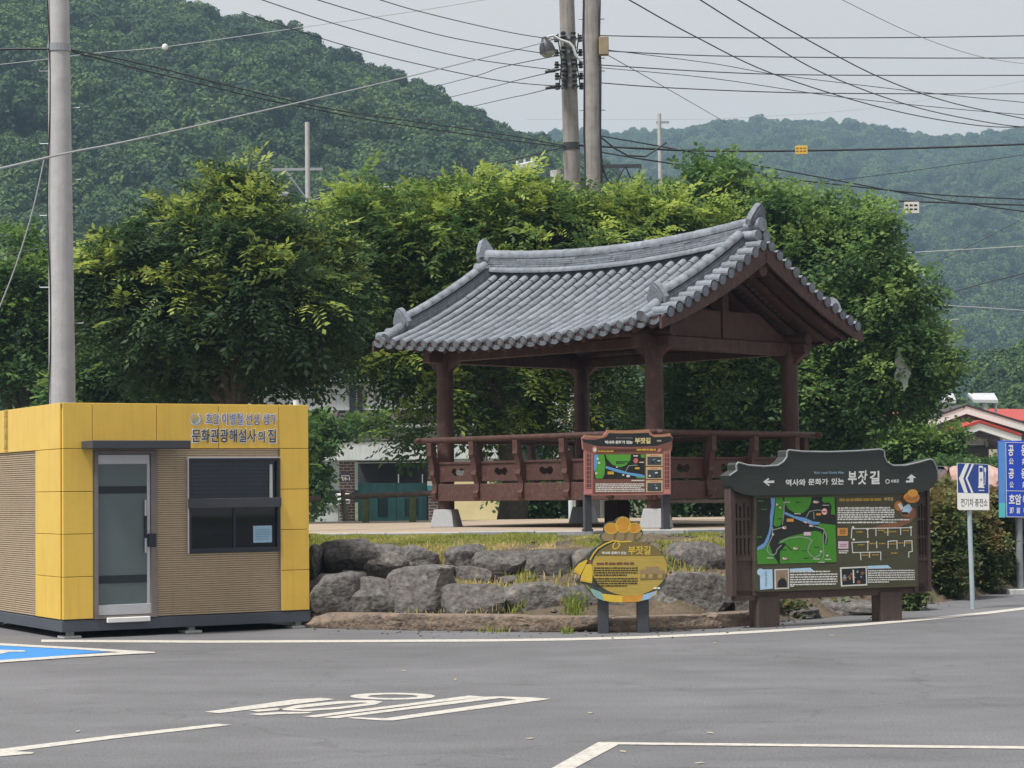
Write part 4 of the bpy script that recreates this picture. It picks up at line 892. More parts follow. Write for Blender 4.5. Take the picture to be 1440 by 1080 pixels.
for x0, x1, yb in ((1064, 1095, 884), (1237, 1267, 875)):
    a0, a1 = GP.uv(x0, 860)[0], GP.uv(x1, 860)[0]
    MB().box(a0, a1, -.03, .16, -.05, bz0 - .035, ch=.012).build('leg', BROWNP, gs)
pc = [(80, 285), (90, 278), (640, 272), (1190, 264), (1200, 272), (1212, 895), (1203, 906), (640, 926), (102, 943), (90, 934)]
MB().prism(gq(z49, pc), -.05, -.001).build('info_panel', OLIVE, gs, bevel=.004)
# printed map and notes on the panel
GRN = flat('map_green', (.065, .27, .028)); DKM = flat('map_dark', (.022, .026, .022)); RIV = flat('map_river_blue', (.16, .33, .62)); GRY = flat('map_path_grey', (.33, .36, .33)); ORG = flat('map_orange', (.62, .30, .06)); PNK = flat('map_pink', (.72, .50, .62)); SKN = flat('hat_brown_orange', (.48, .20, .05)); BRN = flat('print_brown', (.26, .115, .06)); LBL = flat('pale_blue_print', (.45, .66, .85)); PLT = flat('white_print', (.72, .72, .68)); OCH = flat('ochre_print', (.42, .27, .05)); REDP = flat('print_red', (.6, .1, .1)); TEALG = flat('print_teal', (.1, .35, .25)); SEP = flat('sepia_print', (.30, .235, .18)); STEELB = flat('print_steel', (.30, .36, .42))
PR = [DKM, GRN, RIV, GRY, ORG, PNK, SKN, BRN, LBL, PLT, OCH, REDP, BLACKP, SEP, STEELB, GOLD]
_lay = [0.0]
def P_(mb, f, pts, m, lift, q=gq): mb.prism(q(f, pts), lift, lift, m=m, back=False)
def stroke(mb, f, pts, wpx, m, lift, q=gq):
    for (ax, ay), (bx_, by_) in zip(pts, pts[1:]):
        l = math.hypot(bx_-ax, by_-ay) or 1; nx, ny = -(by_-ay)/l*wpx/2, (bx_-ax)/l*wpx/2; ex, ey = (bx_-ax)/l*wpx*.3, (by_-ay)/l*wpx*.3
        P_(mb, f, [(ax-ex+nx, ay-ey+ny), (bx_+ex+nx, by_+ey+ny), (bx_+ex-nx, by_+ey-ny), (ax-ex-nx, ay-ey-ny)], m, lift, q); lift -= .00002
def lines(mb, f, x0, y0, x1, n, dy, hpx, m, lift, slope=0.0, seed=1, q=gq, lastfrac=.6):
    rr = random.Random(seed)
    for k in range(n):
        x = x0; xe = x1 if k < n - 1 else x0 + (x1 - x0) * lastfrac
        while x < xe:
            wl = rr.uniform(2.2, 6.5) * hpx * .5; xb = min(x + wl, xe); y = y0 + k * dy
            jit = rr.uniform(-.12, .12) * hpx
            P_(mb, f, [(x, y + slope*(x-x0) + jit), (xb, y + slope*(xb-x0) + jit), (xb, y + hpx + slope*(xb-x0)), (x, y + hpx + slope*(x-x0))], m, lift, q); x = xb + hpx * .38
mp = MB(); e = -.0515; s1_, s2_, s3_, s4_ = e - .001, e - .002, e - .003, e - .004
P_(mp, z49, [(100,296),(640,288),(648,296),(652,735),(645,744),(105,754),(98,745)], 0, e)
P_(mp, z49, [(290,292),(478,290),(474,330),(452,372),(420,398),(372,404),(318,372),(292,330)], 1, s1_); P_(mp, z49, [(556,290),(636,288),(640,412),(612,408),(616,350),(600,326),(562,330),(548,310)], 1, s1_)
P_(mp, z49, [(232,294),(276,293),(288,330),(292,390),(278,440),(262,486),(232,494),(214,480),(222,420)], 1, s1_)
P_(mp, z49, [(530,470),(642,482),(650,738),(262,748),(240,708),(214,690),(238,658),(262,664),(300,620),(336,660),(344,655),(290,604),(246,612),(262,588),(330,560),(420,540),(500,522),(540,530),(560,560),(566,612),(582,620),(590,590),(586,556),(556,512),(520,492)], 1, s1_)
P_(mp, z49, [(100,655),(150,632),(180,600),(214,690),(250,748),(104,752)], 1, s1_); P_(mp, z49, [(198,640),(262,620),(258,746),(236,720)], 0, s2_)
P_(mp, z49, [(196,296),(226,294),(224,350),(212,430),(206,500),(182,590),(150,640),(104,658),(102,636),(150,605),(180,540),(192,480),(190,420),(200,350)], 2, s2_); P_(mp, z49, [(284,404),(300,392),(360,420),(430,432),(490,458),(540,462),(520,480),(470,478),(400,452),(330,424)], 2, s2_)
for pts, w_ in (([(264,600),(320,572),(400,562),(452,572),(480,590),(460,620),(450,660),(470,690),(500,708),(530,690),(552,660)], 6), ([(208,500),(205,560),(178,620),(170,660),(200,690),(230,680),(240,650),(270,620)], 6), ([(440,430),(462,388),(520,378),(545,382)], 5), ([(495,440),(492,395)], 5), ([(560,530),(556,600),(562,690),(548,730)], 5), ([(210,516),(270,500),(300,490)], 6), ([(500,490),(560,510),(580,560),(574,610)], 7), ([(290,330),(286,400),(276,480)], 5)): stroke(mp, z49, pts, w_, 3, s3_)
P_(mp, z49, rect(306, 460, 354, 438), 4, s3_); P_(mp, z49, rect(510, 416, 542, 400), 4, s3_); P_(mp, z49, rect(424, 554, 472, 530), 5, s3_)
P_(mp, z49, ell(566, 390, 21, 24), 11, s3_); P_(mp, z49, ell(566, 390, 17, 20), 9, s4_); P_(mp, z49, rect(552, 396, 580, 384), 11, s4_ - .001)
for cx, cy, rx_, ry_ in ((368,642,24,14),(294,712,24,14),(508,322,26,15),(290,500,18,16),(476,486,20,12),(440,462,14,12),(588,692,14,10),(212,546,10,14),(240,340,10,12),(262,362,9,12),(545,664,10,12)):
    P_(mp, z49, ell(cx, cy + 3, rx_, ry_ * .7, 10), 7, s3_); P_(mp, z49, ell(cx - 2, cy, rx_ * .7, ry_ * .6, 9), 9, s4_); P_(mp, z49, ell(cx + 3, cy - 4, rx_ * .45, ry_ * .35, 8), 13, s4_ - .0005)
for cx, cy in ((385,326),(512,636),(440,712),(290,655),(125,318),(120,566),(150,376),(428,660),(260,440),(330,552)): lines(mp, z49, cx - 18, cy - 4, cx + 18, 1, 0, 6, 12 if cy > 300 and cx > 200 else 1, s4_, seed=cx, lastfrac=1)
for cx, cy in ((305,324),(440,460),(575,345),(190,708),(510,716),(590,718),(545,738),(380,404)): lines(mp, z49, cx - 22, cy - 2, cx + 22, 1, 0, 5, 9, s4_, seed=cx, lastfrac=1)
mp.build('printed_map', PR, gs)
nt_ = MB()
lines(nt_, z49, 658, 360, 1020, 1, 0, 11, 9, e, -.006, 3, lastfrac=1); lines(nt_, z49, 658, 376, 1050, 5, 15.5, 10, 9, e, -.004, 4, lastfrac=.8); lines(nt_, z49, 658, 460, 1065, 1, 0, 10, 9, e, -.004, 5, lastfrac=1); lines(nt_, z49, 960, 442, 1150, 1, 0, 9, 9, s4_, -.01, 6, lastfrac=1)
lines(nt_, z49, 670, 300, 960, 1, 0, 18, 10, e, -.01, 9, lastfrac=1)
put_text(nt_, '부잣길', None, e, 15, .02, quad=gq(z49, [(978, 316), (1040, 314), (1040, 290), (978, 292)]))
P_(nt_, z49, [(870,510),(960,480),(1080,460),(1150,440),(1185,400),(1192,372),(1196,420),(1160,462),(1090,494),(1000,508)], 7, e); P_(nt_, z49, ell(1140, 390, 54, 40), 7, s1_)
P_(nt_, z49, ell(1078, 350, 30, 34), 6, s1_); P_(nt_, z49, [(1070,340),(1090,328),(1112,365),(1094,380)], 9, s2_); P_(nt_, z49, [(1112,356),(1150,334),(1172,372),(1150,402),(1100,392)], 8, s2_); P_(nt_, z49, ell(1120, 400, 26, 8), 12, s3_)
nt_.prism(gq(z49, ell(1158, 292, 52, 38)), -.086, -.0505, m=6); P_(nt_, z49, ell(1162, 262, 36, 26), 4, -.087); stroke(nt_, z49, [(1124, 296), (1150, 304), (1182, 300), (1196, 286)], 5, 7, -.088)
P_(nt_, z49, rect(657, 556, 728, 502), 4, e); lines(nt_, z49, 672, 512, 714, 3, 12, 7, 7, s1_, 0, 2, lastfrac=.9); P_(nt_, z49, rect(662, 646, 732, 594), 5, e); lines(nt_, z49, 674, 612, 722, 2, 13, 6, 13, s1_, 0, 3, lastfrac=.9); lines(nt_, z49, 666, 656, 732, 2, 13, 8, 9, e, 0, 8, lastfrac=.9)
for pts in ([(752,572),(756,508),(1164,500),(1164,556)], [(864,508),(866,570)], [(922,510),(922,556)], [(1004,554),(1004,504)], [(1092,504),(1092,550)], [(866,656),(866,598),(756,602),(762,672),(955,668),(955,722)], [(926,596),(928,640)], [(1006,640),(1006,594),(1066,590),(1068,646)], [(1118,628),(1120,592),(1170,590),(1172,664),(1148,668),(1148,704)], [(816,672),(818,722)], [(878,672),(878,706)]): stroke(nt_, z49, pts, 6, 9, e)
for cx, cy in ((764,498),(864,510),(1162,498),(768,582),(866,598)): P_(nt_, z49, ell(cx, cy, 9, 8, 10), 9, s1_)
for cx, cy in ((812,530),(960,520),(1040,528),(1130,520),(820,618),(900,610),(966,610),(1040,612),(1096,606),(1150,606),(850,690),(918,688),(1050,676),(1000,532)): lines(nt_, z49, cx - 24, cy - 5, cx + 22, 1, 0, 9, 10, e, 0, cx, lastfrac=1)
P_(nt_, z49, [(122,790),(208,786),(212,920),(124,928)], 8, e); P_(nt_, z49, ell(126, 806, 24, 24), 8, s1_); lines(nt_, z49, 156, 800, 172, 9, 12, 8, 14, s2_, 0, 14, lastfrac=.8)
P_(nt_, z49, [(222,786),(322,783),(324,920),(224,924)], 9, e); P_(nt_, z49, [(230,794),(316,790),(317,912),(232,916)], 13, s1_); P_(nt_, z49, ell(276, 838, 14, 20), 7, s2_); P_(nt_, z49, [(242,912),(246,870),(262,852),(290,850),(306,870),(308,910)], 12, s2_ - .0003); P_(nt_, z49, ell(277, 833, 9, 12, 12), 13, s3_)
P_(nt_, z49, [(328,784),(470,776),(496,800),(328,800)], 8, e); lines(nt_, z49, 328, 800, 606, 1, 0, 9, 9, s1_, -.012, 21, lastfrac=1); lines(nt_, z49, 330, 820, 656, 5, 17, 9, 9, e, -.014, 22, lastfrac=.97); lines(nt_, z49, 332, 898, 356, 1, 0, 9, 9, e, 0, 2, lastfrac=1)
P_(nt_, z49, [(674,774),(858,766),(862,898),(680,906)], 9, e); P_(nt_, z49, [(684,784),(850,776),(854,888),(690,896)], 12, s1_)
for k in range(16):
    rr = random.Random(k + 60); cx, cy = rr.uniform(695, 840), rr.uniform(795, 880); P_(nt_, z49, ell(cx, cy, rr.uniform(5, 16), rr.uniform(5, 14), 7), rr.choice([7, 13, 14, 7]), s2_ - k*.00004)
P_(nt_, z49, [(760,790),(770,792),(772,880),(764,884)], 9, s3_); P_(nt_, z49, [(862,764),(1002,758),(1030,780),(862,784)], 8, e); lines(nt_, z49, 866, 794, 1190, 6, 15.5, 8, 9, e, -.012, 31, lastfrac=.45)
nt_.build('printed_notes', PR, gs)
hd = MB(); eh = -.0825
def tq(body, f, x0, y0, x1, y1, m, bold, lift=eh, sl=0.0, mb=None, q=gq, sh=0.0): put_text(mb or hd, body, None, lift, m, bold, sh, quad=q(f, [(x0, y1), (x1, y1 + sl), (x1, y0 + sl), (x0, y0)]))
tq('역사와', z49, 288, 168, 426, 214, 0, .026, sl=-3); tq('문화가', z49, 444, 164, 582, 208, 0, .026, sl=-3); tq('있는', z49, 604, 160, 690, 206, 0, .026, sl=-2)
tq('부', z49, 718, 112, 778, 202, 0, .03); tq('잣', z49, 786, 104, 852, 204, 0, .02, sh=.15); tq('길', z49, 868, 110, 936, 202, 0, .03, sl=-2)
tq('의령군', z49, 1012, 170, 1070, 192, 0, .03, sl=-2); tq('Rich road Guide Map', z49, 486, 114, 690, 134, 1, .02, sl=-2)
for pts in ([(134,184),(170,158),(176,166),(158,178),(210,176),(210,192),(158,194),(180,206),(172,214)], [(1116,176),(1140,176),(1144,160),(1122,162),(1154,132),(1188,158),(1168,158),(1168,188),(1118,190)]): hd.prism(gq(z49, pts), eh, eh, back=False)
hd.prism(gq(z49, ell(990, 182, 15, 16)), eh, eh, [gq(z49, ell(990, 182, 10, 11))], back=False)
hd.build('header_lettering', [flat('header_white', (.74, .75, .73)), flat('header_blue', (.27, .40, .52))], gs)

# ================================================================== SMALL MAP SIGN on the terrace
mA, mB_ = ground(828, 747.5, 1.0), ground(938, 745.5, 1.0)
SP = Plane(mA, mB_, 1.0); zz5 = lambda x, y: (800 + x / 6.35, 590 + y / 6.353)
def sq(f, pts, off=0.0): return [SP.uv(*f(*p), off) for p in pts]
ms = empty('map_sign', SP.M, 'small pink framed map sign on two dark posts before the pavilion', 'sign')
for x0, x1 in ((143, 205), (842, 903)):
    a0, a1 = sq(zz5, [(x0, 800), (x1, 800)]); MB().box(a0[0], a1[0], .0, .09, 0.02, sq(zz5, [(x0, 640)])[0][1], ch=.006).box(a0[0] - .012, a1[0] + .012, -.012, .102, 0.0, .035).build('post', CHAR, ms)
PINK = flat('dusty_pink_frame', (.43, .18, .16)); PINKB = flat('brown_pink_panel', (.20, .09, .068)); ROSE = flat('rose_trim', (.56, .235, .22))
so_ = [(112,190),(106,165),(128,150),(132,138),(225,146),(300,142),(328,112),(334,92),(420,98),(560,97),(708,86),(718,112),(745,134),(830,132),(898,122),(904,145),(922,160),(914,190),(914,262),(900,280),(902,668),(820,672),(200,678),(134,672),(130,278),(116,262)]
MB().prism(sq(zz5, so_), -.035, -.001).build('frame', PINK, ms)
mb = MB(); e = -.037
q5 = sq
P_(mb, zz5, [(210,270),(832,262),(832,655),(206,664)], 0, e, sq); P_(mb, zz5, [(116,206),(260,250),(520,254),(780,244),(912,196),(912,256),(880,276),(830,282),(210,300),(150,280),(120,262)], 0, e, sq)
P_(mb, zz5, [(108,168),(140,178),(225,180),(300,166),(330,150),(345,120),(420,122),(560,120),(700,114),(712,140),(745,154),(830,154),(890,150),(920,166),(905,196),(780,236),(520,245),(260,240),(120,205)], 1, e - .0006, sq)
P_(mb, zz5, [(216,314),(668,310),(668,530),(216,532)], 2, e - .001, sq)
P_(mb, zz5, [(320,314),(545,312),(540,360),(500,410),(450,426),(380,404),(330,350)], 3, e - .002, sq); P_(mb, zz5, [(250,314),(306,314),(318,400),(308,490),(292,526),(232,528),(222,470)], 3, e - .002, sq); P_(mb, zz5, [(634,312),(668,312),(668,342),(634,340)], 3, e - .002, sq); P_(mb, zz5, [(580,498),(640,490),(668,500),(668,526),(600,524)], 3, e - .0024, sq)
P_(mb, zz5, [(216,314),(254,314),(246,360),(238,430),(222,462),(216,460)], 4, e - .003, sq); P_(mb, zz5, [(318,414),(420,442),(520,472),(640,490),(668,500),(668,520),(560,502),(420,470),(320,436)], 4, e - .003, sq)
stroke(mb, zz5, [(498,462),(524,414),(570,408),(600,408)], 6, 5, e - .0034, sq)
for a0, a1, b0, b1, c_ in ((336,392,464,490,6),(580,622,426,444,6),(412,428,420,430,7),(468,484,488,502,7),(505,535,496,515,7),(240,256,340,360,7),(250,270,380,396,7),(228,244,470,490,7),(620,660,378,386,7),(566,606,320,330,7),(550,664,540,550,7)): P_(mb, zz5, rect(a0, b1, a1, b0), c_, e - .004, sq)
P_(mb, zz5, ell(588, 368, 20, 24), 8, e - .004, sq)
lines(mb, zz5, 412, 372, 520, 2, 14, 8, 2, e - .0044, 0, 5, sq, .7)
for k in range(5): lines(mb, zz5, 230, 572 + k*16, 666 - (30 if k == 2 else 0), 1, 0, 10, 7, e - .001, -.004, 70 + k, sq, 1)
for k, y0 in enumerate((308, 425, 542)):
    P_(mb, zz5, rect(680, y0 + 106, 828, y0), 9, e - .001, sq); P_(mb, zz5, rect(692, y0 + 98, 816, y0 + 24), 10, e - .002, sq); rr = random.Random(k)
    for j in range(7): P_(mb, zz5, ell(rr.uniform(710, 798), rr.uniform(y0 + 38, y0 + 86), rr.uniform(6, 17), rr.uniform(4, 10), 8), rr.choice([7, 10, 11, 2]), e - .003 - j*.0001, sq)
    lines(mb, zz5, 720, y0 + 8, 790, 1, 0, 7, 8, e - .0022, 0, k, sq, 1)
lines(mb, zz5, 250, 278, 390, 1, 0, 12, 6, e - .001, 0, 4, sq, 1); lines(mb, zz5, 596, 262, 768, 1, 0, 16, 6, e - .001, 0, 6, sq, 1); P_(mb, zz5, ell(222, 268, 22, 30), 12, e - .001, sq); P_(mb, zz5, ell(222, 270, 13, 18), 7, e - .002, sq)
P_(mb, zz5, [(775,290),(790,262),(815,256),(818,274),(800,288)], 12, e - .001, sq)
# side lattice strips and rose trim
for x0, x1 in ((146, 192), (846, 890)):
    P_(mb, zz5, rect(x0, 615, x1, 296), 2, e - .0004, sq)
    for k in range(4): stroke(mb, zz5, [(x0 + 3 + k*(x1-x0-6)/3, 298), (x0 + 3 + k*(x1-x0-6)/3, 613)], 4, 12, e - .001, sq)
    for k in range(9): stroke(mb, zz5, [(x0, 304 + k*38), (x1, 304 + k*38)], 4, 12, e - .0013, sq)
    P_(mb, zz5, rect(x0 - 8, 666, x1 + 8, 622), 12, e - .0004, sq)
tan = 13
P_(mb, zz5, [(132,140),(225,146),(305,142),(300,164),(225,166),(140,160)], 13, e - .001, sq); P_(mb, zz5, [(336,94),(420,102),(560,101),(706,90),(722,140),(706,118),(560,124),(420,124),(350,120),(322,154)], 13, e - .001, sq); P_(mb, zz5, [(740,138),(830,136),(896,126),(900,148),(830,156),(748,158)], 13, e - .001, sq)
tq('역사와 문화가 있는', zz5, 312, 188, 560, 218, 7, .05, e - .002, mb=mb, q=sq); tq('부잣길', zz5, 580, 162, 720, 216, 14, .04, e - .002, mb=mb, q=sq); tq('의령군', zz5, 776, 182, 816, 198, 7, .02, e - .002, mb=mb, q=sq); tq('Rich road Guide Map', zz5, 414, 160, 560, 172, 5, .01, e - .002, mb=mb, q=sq)
mb.build('printed_face', [PINKB, flat('small_sign_header', (.028, .028, .03)), DKM, flat('bright_map_green', (.10, .36, .05)), flat('bright_river_blue', (.13, .36, .66)), GRY, flat('amber_print', (.66, .40, .05)), PLT, flat('print_salmon', (.6, .17, .15)), flat('photo_border_cream', (.66, .47, .25)), flat('photo_dark', (.06, .075, .085)), STEELB, ROSE, flat('tan_roof_print', (.42, .23, .13)), flat('pale_gold_print', (.72, .62, .30))], ms)

# ================================================================== POUCH SHAPED SIGN
pA, pB = ground(850, 891), ground(905, 890)
PP = Plane(pA, pB); z60 = lambda x, y: (790 + x / 6.0, 720 + y / 6.0)
def pq(f, pts, off=0.0): return [PP.uv(*f(*p), off) for p in pts]
ps = empty('pouch_sign', PP.M, 'yellow sign shaped like a drawstring pouch on two dark posts', 'sign')
for x0, x1 in ((310, 398), (640, 738)):
    a0, a1 = pq(z60, [(x0, 900), (x1, 900)]); MB().box(a0[0], a1[0], .0, .10, -.03, pq(z60, [(x0, 700)])[0][1], ch=.008).build('post', CHAR, ps)
po = [(90,488),(100,450),(140,415),(200,370),(260,310),(330,262),(352,240),(318,218),(316,196),(345,170),(348,130),(360,100),(395,82),(440,76),(462,50),(510,34),(550,44),(580,78),(625,86),(652,108),(664,145),(684,165),(676,195),(640,225),(628,242),(700,255),(770,285),(835,335),(875,400),(886,470),(882,540),(866,600),(832,645),(780,700),(730,735),(640,758),(520,766),(400,760),(320,740),(262,702),(222,660),(185,610),(150,588),(152,535),(110,520)]
MB().prism(pq(z60, po), -.05, -.002).build('board', mat('dark_green_edge', (.05, .06, .05), .6), ps, bevel=.003)
MUST = mat('mustard_wood_print', (.40, .295, .065), .5, .15, 6, stretch=(1, 1, 14)); MUSTD = flat('dark_mustard_print', (.17, .13, .045)); PORG = mat('pouch_orange', (.52, .255, .035), .5, .15, 10); PYEL = flat('pouch_yellow', (.60, .42, .05)); PTAN = flat('pouch_tan', (.26, .19, .10)); PTEA = flat('pouch_teal', (.20, .36, .34)); PGRN = flat('pouch_green', (.06, .13, .05)); PINKT = flat('pouch_text_dark', (.035, .03, .018)); PBLU = flat('pouch_blue', (.26, .42, .62))
mb = MB(); e = -.0525; C = dict(m=0, dk=1, o=2, y=3, t=4, te=5, g=6, x=7, b=8, w=9, gd=10, pu=11)
body = ell(565, 472, 318, 232, 48); P_(mb, z60, [(190,600),(240,650),(330,686),(450,700),(560,704),(700,690),(800,660),(790,690),(730,732),(640,754),(520,762),(400,756),(320,736),(262,700)], C['y'], e, pq)
P_(mb, z60, [(185,612),(236,648),(262,700),(222,658)], C['g'], e - .0003, pq); P_(mb, z60, [(236,640),(330,676),(356,750),(300,728),(262,700)], C['te'], e - .0003, pq); P_(mb, z60, [(684,694),(800,664),(730,732),(664,748)], C['b'], e - .0003, pq); stroke(mb, z60, [(508, 700), (508, 760)], 5, C['o'], e - .0006, pq); P_(mb, z60, [(508,702),(684,692),(664,748),(640,754),(508,762)], C['o'], e - .0005, pq)
P_(mb, z60, body, C['m'], e - .001, pq)
P_(mb, z60, [p for p in ell(565, 472, 316, 230, 96) if p[1] < 376] , C['dk'], e - .0015, pq); P_(mb, z60, [(660,520),(878,520),(870,570),(655,576)], C['dk'], e - .0014, pq)
stroke(mb, z60, [(235,400),(262,350),(300,305),(360,268),(430,240),(500,250),(578,246)], 12, C['y'], e - .003, pq); stroke(mb, z60, [(452,246),(430,270),(424,300),(440,312),(466,302),(484,276),(470,256)], 9, C['y'], e - .003, pq)
P_(mb, z60, [(328,196),(352,172),(420,160),(500,168),(600,160),(676,170),(668,196),(630,232),(590,244),(440,238),(360,246),(330,222)], C['t'], e - .001, pq)
for x in (430, 520, 600): P_(mb, z60, [(x, 176), (x + 34, 172), (x + 18, 236), (x - 4, 236)], C['dk'], e - .0016, pq)
P_(mb, z60, ell(412, 138, 58, 46), C['o'], e - .002, pq); P_(mb, z60, ell(608, 134, 54, 42), C['o'], e - .002, pq); P_(mb, z60, ell(512, 108, 64, 66), C['o'], e - .0025, pq)
for cx, cy, rx_, ry_ in ((412,138,57,45),(608,134,53,41),(512,108,63,65)): stroke(mb, z60, ell(cx, cy, rx_, ry_, 22, R(0), R(359)), 6, C['y'], e - .003, pq)
P_(mb, z60, [(206,398),(212,410),(150,534),(92,500),(96,484),(140,432)], C['y'], e - .0035, pq); P_(mb, z60, [(200,440),(244,436),(256,500),(250,600),(150,580),(160,530)], C['y'], e - .004, pq); stroke(mb, z60, [(96, 486), (150, 520)], 6, C['o'], e - .0045, pq); stroke(mb, z60, [(155, 572), (248, 590)], 6, C['o'], e - .0045, pq)
P_(mb, z60, [(216,408),(252,404),(254,434),(216,440)], C['pu'], e - .0045, pq); P_(mb, z60, [(182,376),(214,378),(208,398),(184,394)], C['pu'], e - .0045, pq)
tq('역사와 문화가 있는', z60, 332, 332, 540, 356, C['w'], .03, e - .003, mb=mb, q=pq); tq('부잣길', z60, 554, 284, 742, 358, C['y'], .02, e - .003, mb=mb, q=pq)
lines(mb, z60, 288, 424, 604, 1, 0, 20, C['pu'], e - .003, 0, 2, pq, 1)
for k in range(8): lines(mb, z60, 264 + (0 if k % 3 else 6), 466 + k*20 + (10 if k > 3 else 0), 634 - (90 if k in (3, 7) else 0), 1, 0, 11, C['x'], e - .003, 0, 100 + k, pq, 1)
for pts in ([(652,490),(706,486),(706,460),(812,458),(822,486),(864,492),(860,520),(652,520)],): P_(mb, z60, pts, C['t'], e - .002, pq)
for x0 in (660, 720, 800): P_(mb, z60, rect(x0, 560, x0 + 44, 512), C['t'], e - .0022, pq); P_(mb, z60, rect(x0 + 8, 552, x0 + 34, 524), C['m'], e - .0026, pq)
lines(mb, z60, 768, 632, 822, 1, 0, 16, C['w'], e - .003, 0, 3, pq, 1)
mb.build('printed_face', [MUST, MUSTD, PORG, PYEL, PTAN, PTEA, PGRN, PINKT, PBLU, PLT, GOLD, flat('pouch_maroon', (.16, .07, .04))], ps)

# ================================================================== CHARGING STATION SIGN
evA = ground(1368, 856); EP = Plane(evA, evA + Vector((1, .06, 0))); z415 = lambda x, y: (1250 + x / 4.153, 600 + y / 4.153)
def eq(f, pts, off=0.0): return [EP.uv(*f(*p), off) for p in pts]
ev = empty('charging_sign', EP.M, 'blue and white electric car charging sign on a thin leaning post', 'sign')
tp_ = EP.uv(1362, 690); MB().tube([(0, 0, -.02), (tp_[0], 0, tp_[1])], .030, 12).build('post', mat('pale_blue_steel', (.42, .50, .55), .4, metal=.2), ev, smooth='auto')
MB().prism(eq(z415, [(396,212),(572,220),(578,228),(579,480),(572,487),(402,486),(396,478),(392,218)]), -.05, -.032).build('plate', WHITE, ev)
mb = MB(); e = -.0505; NAVY = flat('sign_navy_blue', (.028, .062, .25), .4)
P_(mb, z415, [(394,214),(573,222),(576,390),(397,386)], 0, e, eq); P_(mb, z415, [(440,216),(462,217),(428,302),(455,386),(433,386),(402,302)], 1, e - .001, eq); P_(mb, z415, [(478,218),(490,219),(452,302),(488,388),(476,388),(441,302)], 1, e - .001, eq)
P_(mb, z415, [(518,236),(520,228),(540,229),(544,238),(546,350),(551,351),(551,358),(514,357),(514,350),(518,349)], 1, e - .001, eq); P_(mb, z415, rect(522, 264, 541, 240), 0, e - .002, eq); P_(mb, z415, [(533,296),(527,312),(531,312),(528,326),(537,308),(532,308)], 0, e - .002, eq); stroke(mb, z415, [(547,338),(554,338),(556,268)], 3, 1, e - .001, eq); P_(mb, z415, [(549,240),(560,240),(560,262),(556,270),(551,262)], 1, e - .001, eq); lines(mb, z415, 518, 370, 550, 1, 0, 5, 1, e - .001, 0, 3, eq, 1)
tq('전기차', z415, 414, 418, 488, 466, 2, .004, e - .001, sl=1, mb=mb, q=eq); tq('충전소', z415, 496, 420, 570, 466, 2, .004, e - .001, mb=mb, q=eq)
mb.build('printed_face', [NAVY, PLT, BLACKP], ev)

# ================================================================== BLUE DIRECTION SIGN at the frame edge
dA = ground(1437, 835); DPn = Plane(dA, dA + Vector((1, .10, 0)))
def dq(f, pts, off=0.0): return [DPn.uv(*f(*p), off) for p in pts]
ds = empty('direction_sign', DPn.M, 'tall blue direction sign with white lettering on a steel post', 'sign')
zt_ = DPn.uv(1437, 640)[1]; MB().tube([(0, .06, 0), (0, .06, zt_)], .05, 14).build('post', STEEL, ds, smooth='auto'); MB().box(-.22, .22, -.15, .27, -.02, .07, ch=.01).build('concrete_foot', GREYC, ds)
(l0, t0_), (l1, b0_) = DPn.uv(1402, 620), DPn.uv(1402, 728)
SB = flat('sign_bright_blue', (.022, .07, .50), .4); mb = MB()
MB().box(l0, l0 + 1.35, -.06, .0, b0_, t0_, ch=.008).build('board', SB, ds)
mb = MB(); e = -.0615; P_(mb, z415, [(631,88),(672,88),(674,445),(634,445)], 0, e, dq); P_(mb, z415, [(634,445),(672,445),(672,530),(634,530)], 1, e, dq)
for pts in ([(673,92),(880,96)], [(676,374),(880,378)], [(680,526),(880,528)], [(674,92),(680,526)]): stroke(mb, z415, pts, 3, 2, e - .001, dq)
for b_, x0, y0, x1, y1 in (('공', 688, 108, 720, 172), ('용', 764, 106, 796, 172), ('公', 692, 184, 720, 222), ('共', 768, 184, 796, 224), ('공', 690, 246, 722, 304), ('용', 764, 244, 796, 304), ('公', 696, 320, 720, 358), ('共', 770, 320, 796, 358), ('호암', 692, 394, 764, 456), ('이', 774, 396, 800, 456), ('湖', 696, 470, 720, 508), ('岩', 736, 470, 758, 508), ('李', 776, 470, 800, 508)): tq(b_, z415, x0, y0, x1, y1, 2, .03, e - .0015, mb=mb, q=dq)
mb.build('printed_face', [flat('sign_mid_blue', (.10, .27, .62)), flat('sign_turquoise', (.10, .50, .52)), PLT], ds)

# ================================================================== UTILITY POLES
def pole(name, px_b, py_b, Y, zbase, px_t, py_t, r0, r1, label, ztop):
    c = at(px_b, py_b, Y); d = at(px_t, py_t, Y); dirx = (d.x - c.x) / (d.z - c.z); base = Vector((c.x + dirx * (zbase - c.z), Y, zbase)); H = ztop - zbase
    e_ = empty(name, base, label, 'utility pole'); mb = MB(); mb.tube([(0, 0, 0), (dirx*H*.5, 0, H*.5), (dirx*H, 0, H)], [r0, (r0+r1)/2, r1], 20); mb.build('shaft', CONC if r0 < .2 else CONC2, e_, smooth='auto'); return e_, (lambda z: Vector((dirx*(z - zbase), 0, z - zbase)))
def zat(px, py, Y): return at(px, py, Y).z
up1, f1 = pole('utility_pole', 87.5, 560, 28.5, .9, 82.5, 0, .19, .115, 'thick grey concrete utility pole standing behind the yellow booth', 12)
r_at = lambda z: .19 - .075 * (z - .9) / 11.1
mb = MB(); zc = zat(84, 68, 28.5); p = f1(zc); mb.lathe([(r_at(zc) + .012, -.05), (r_at(zc) + .012, .05)], 20, M=T(p)); mb.build('steel_band', STEEL, up1)
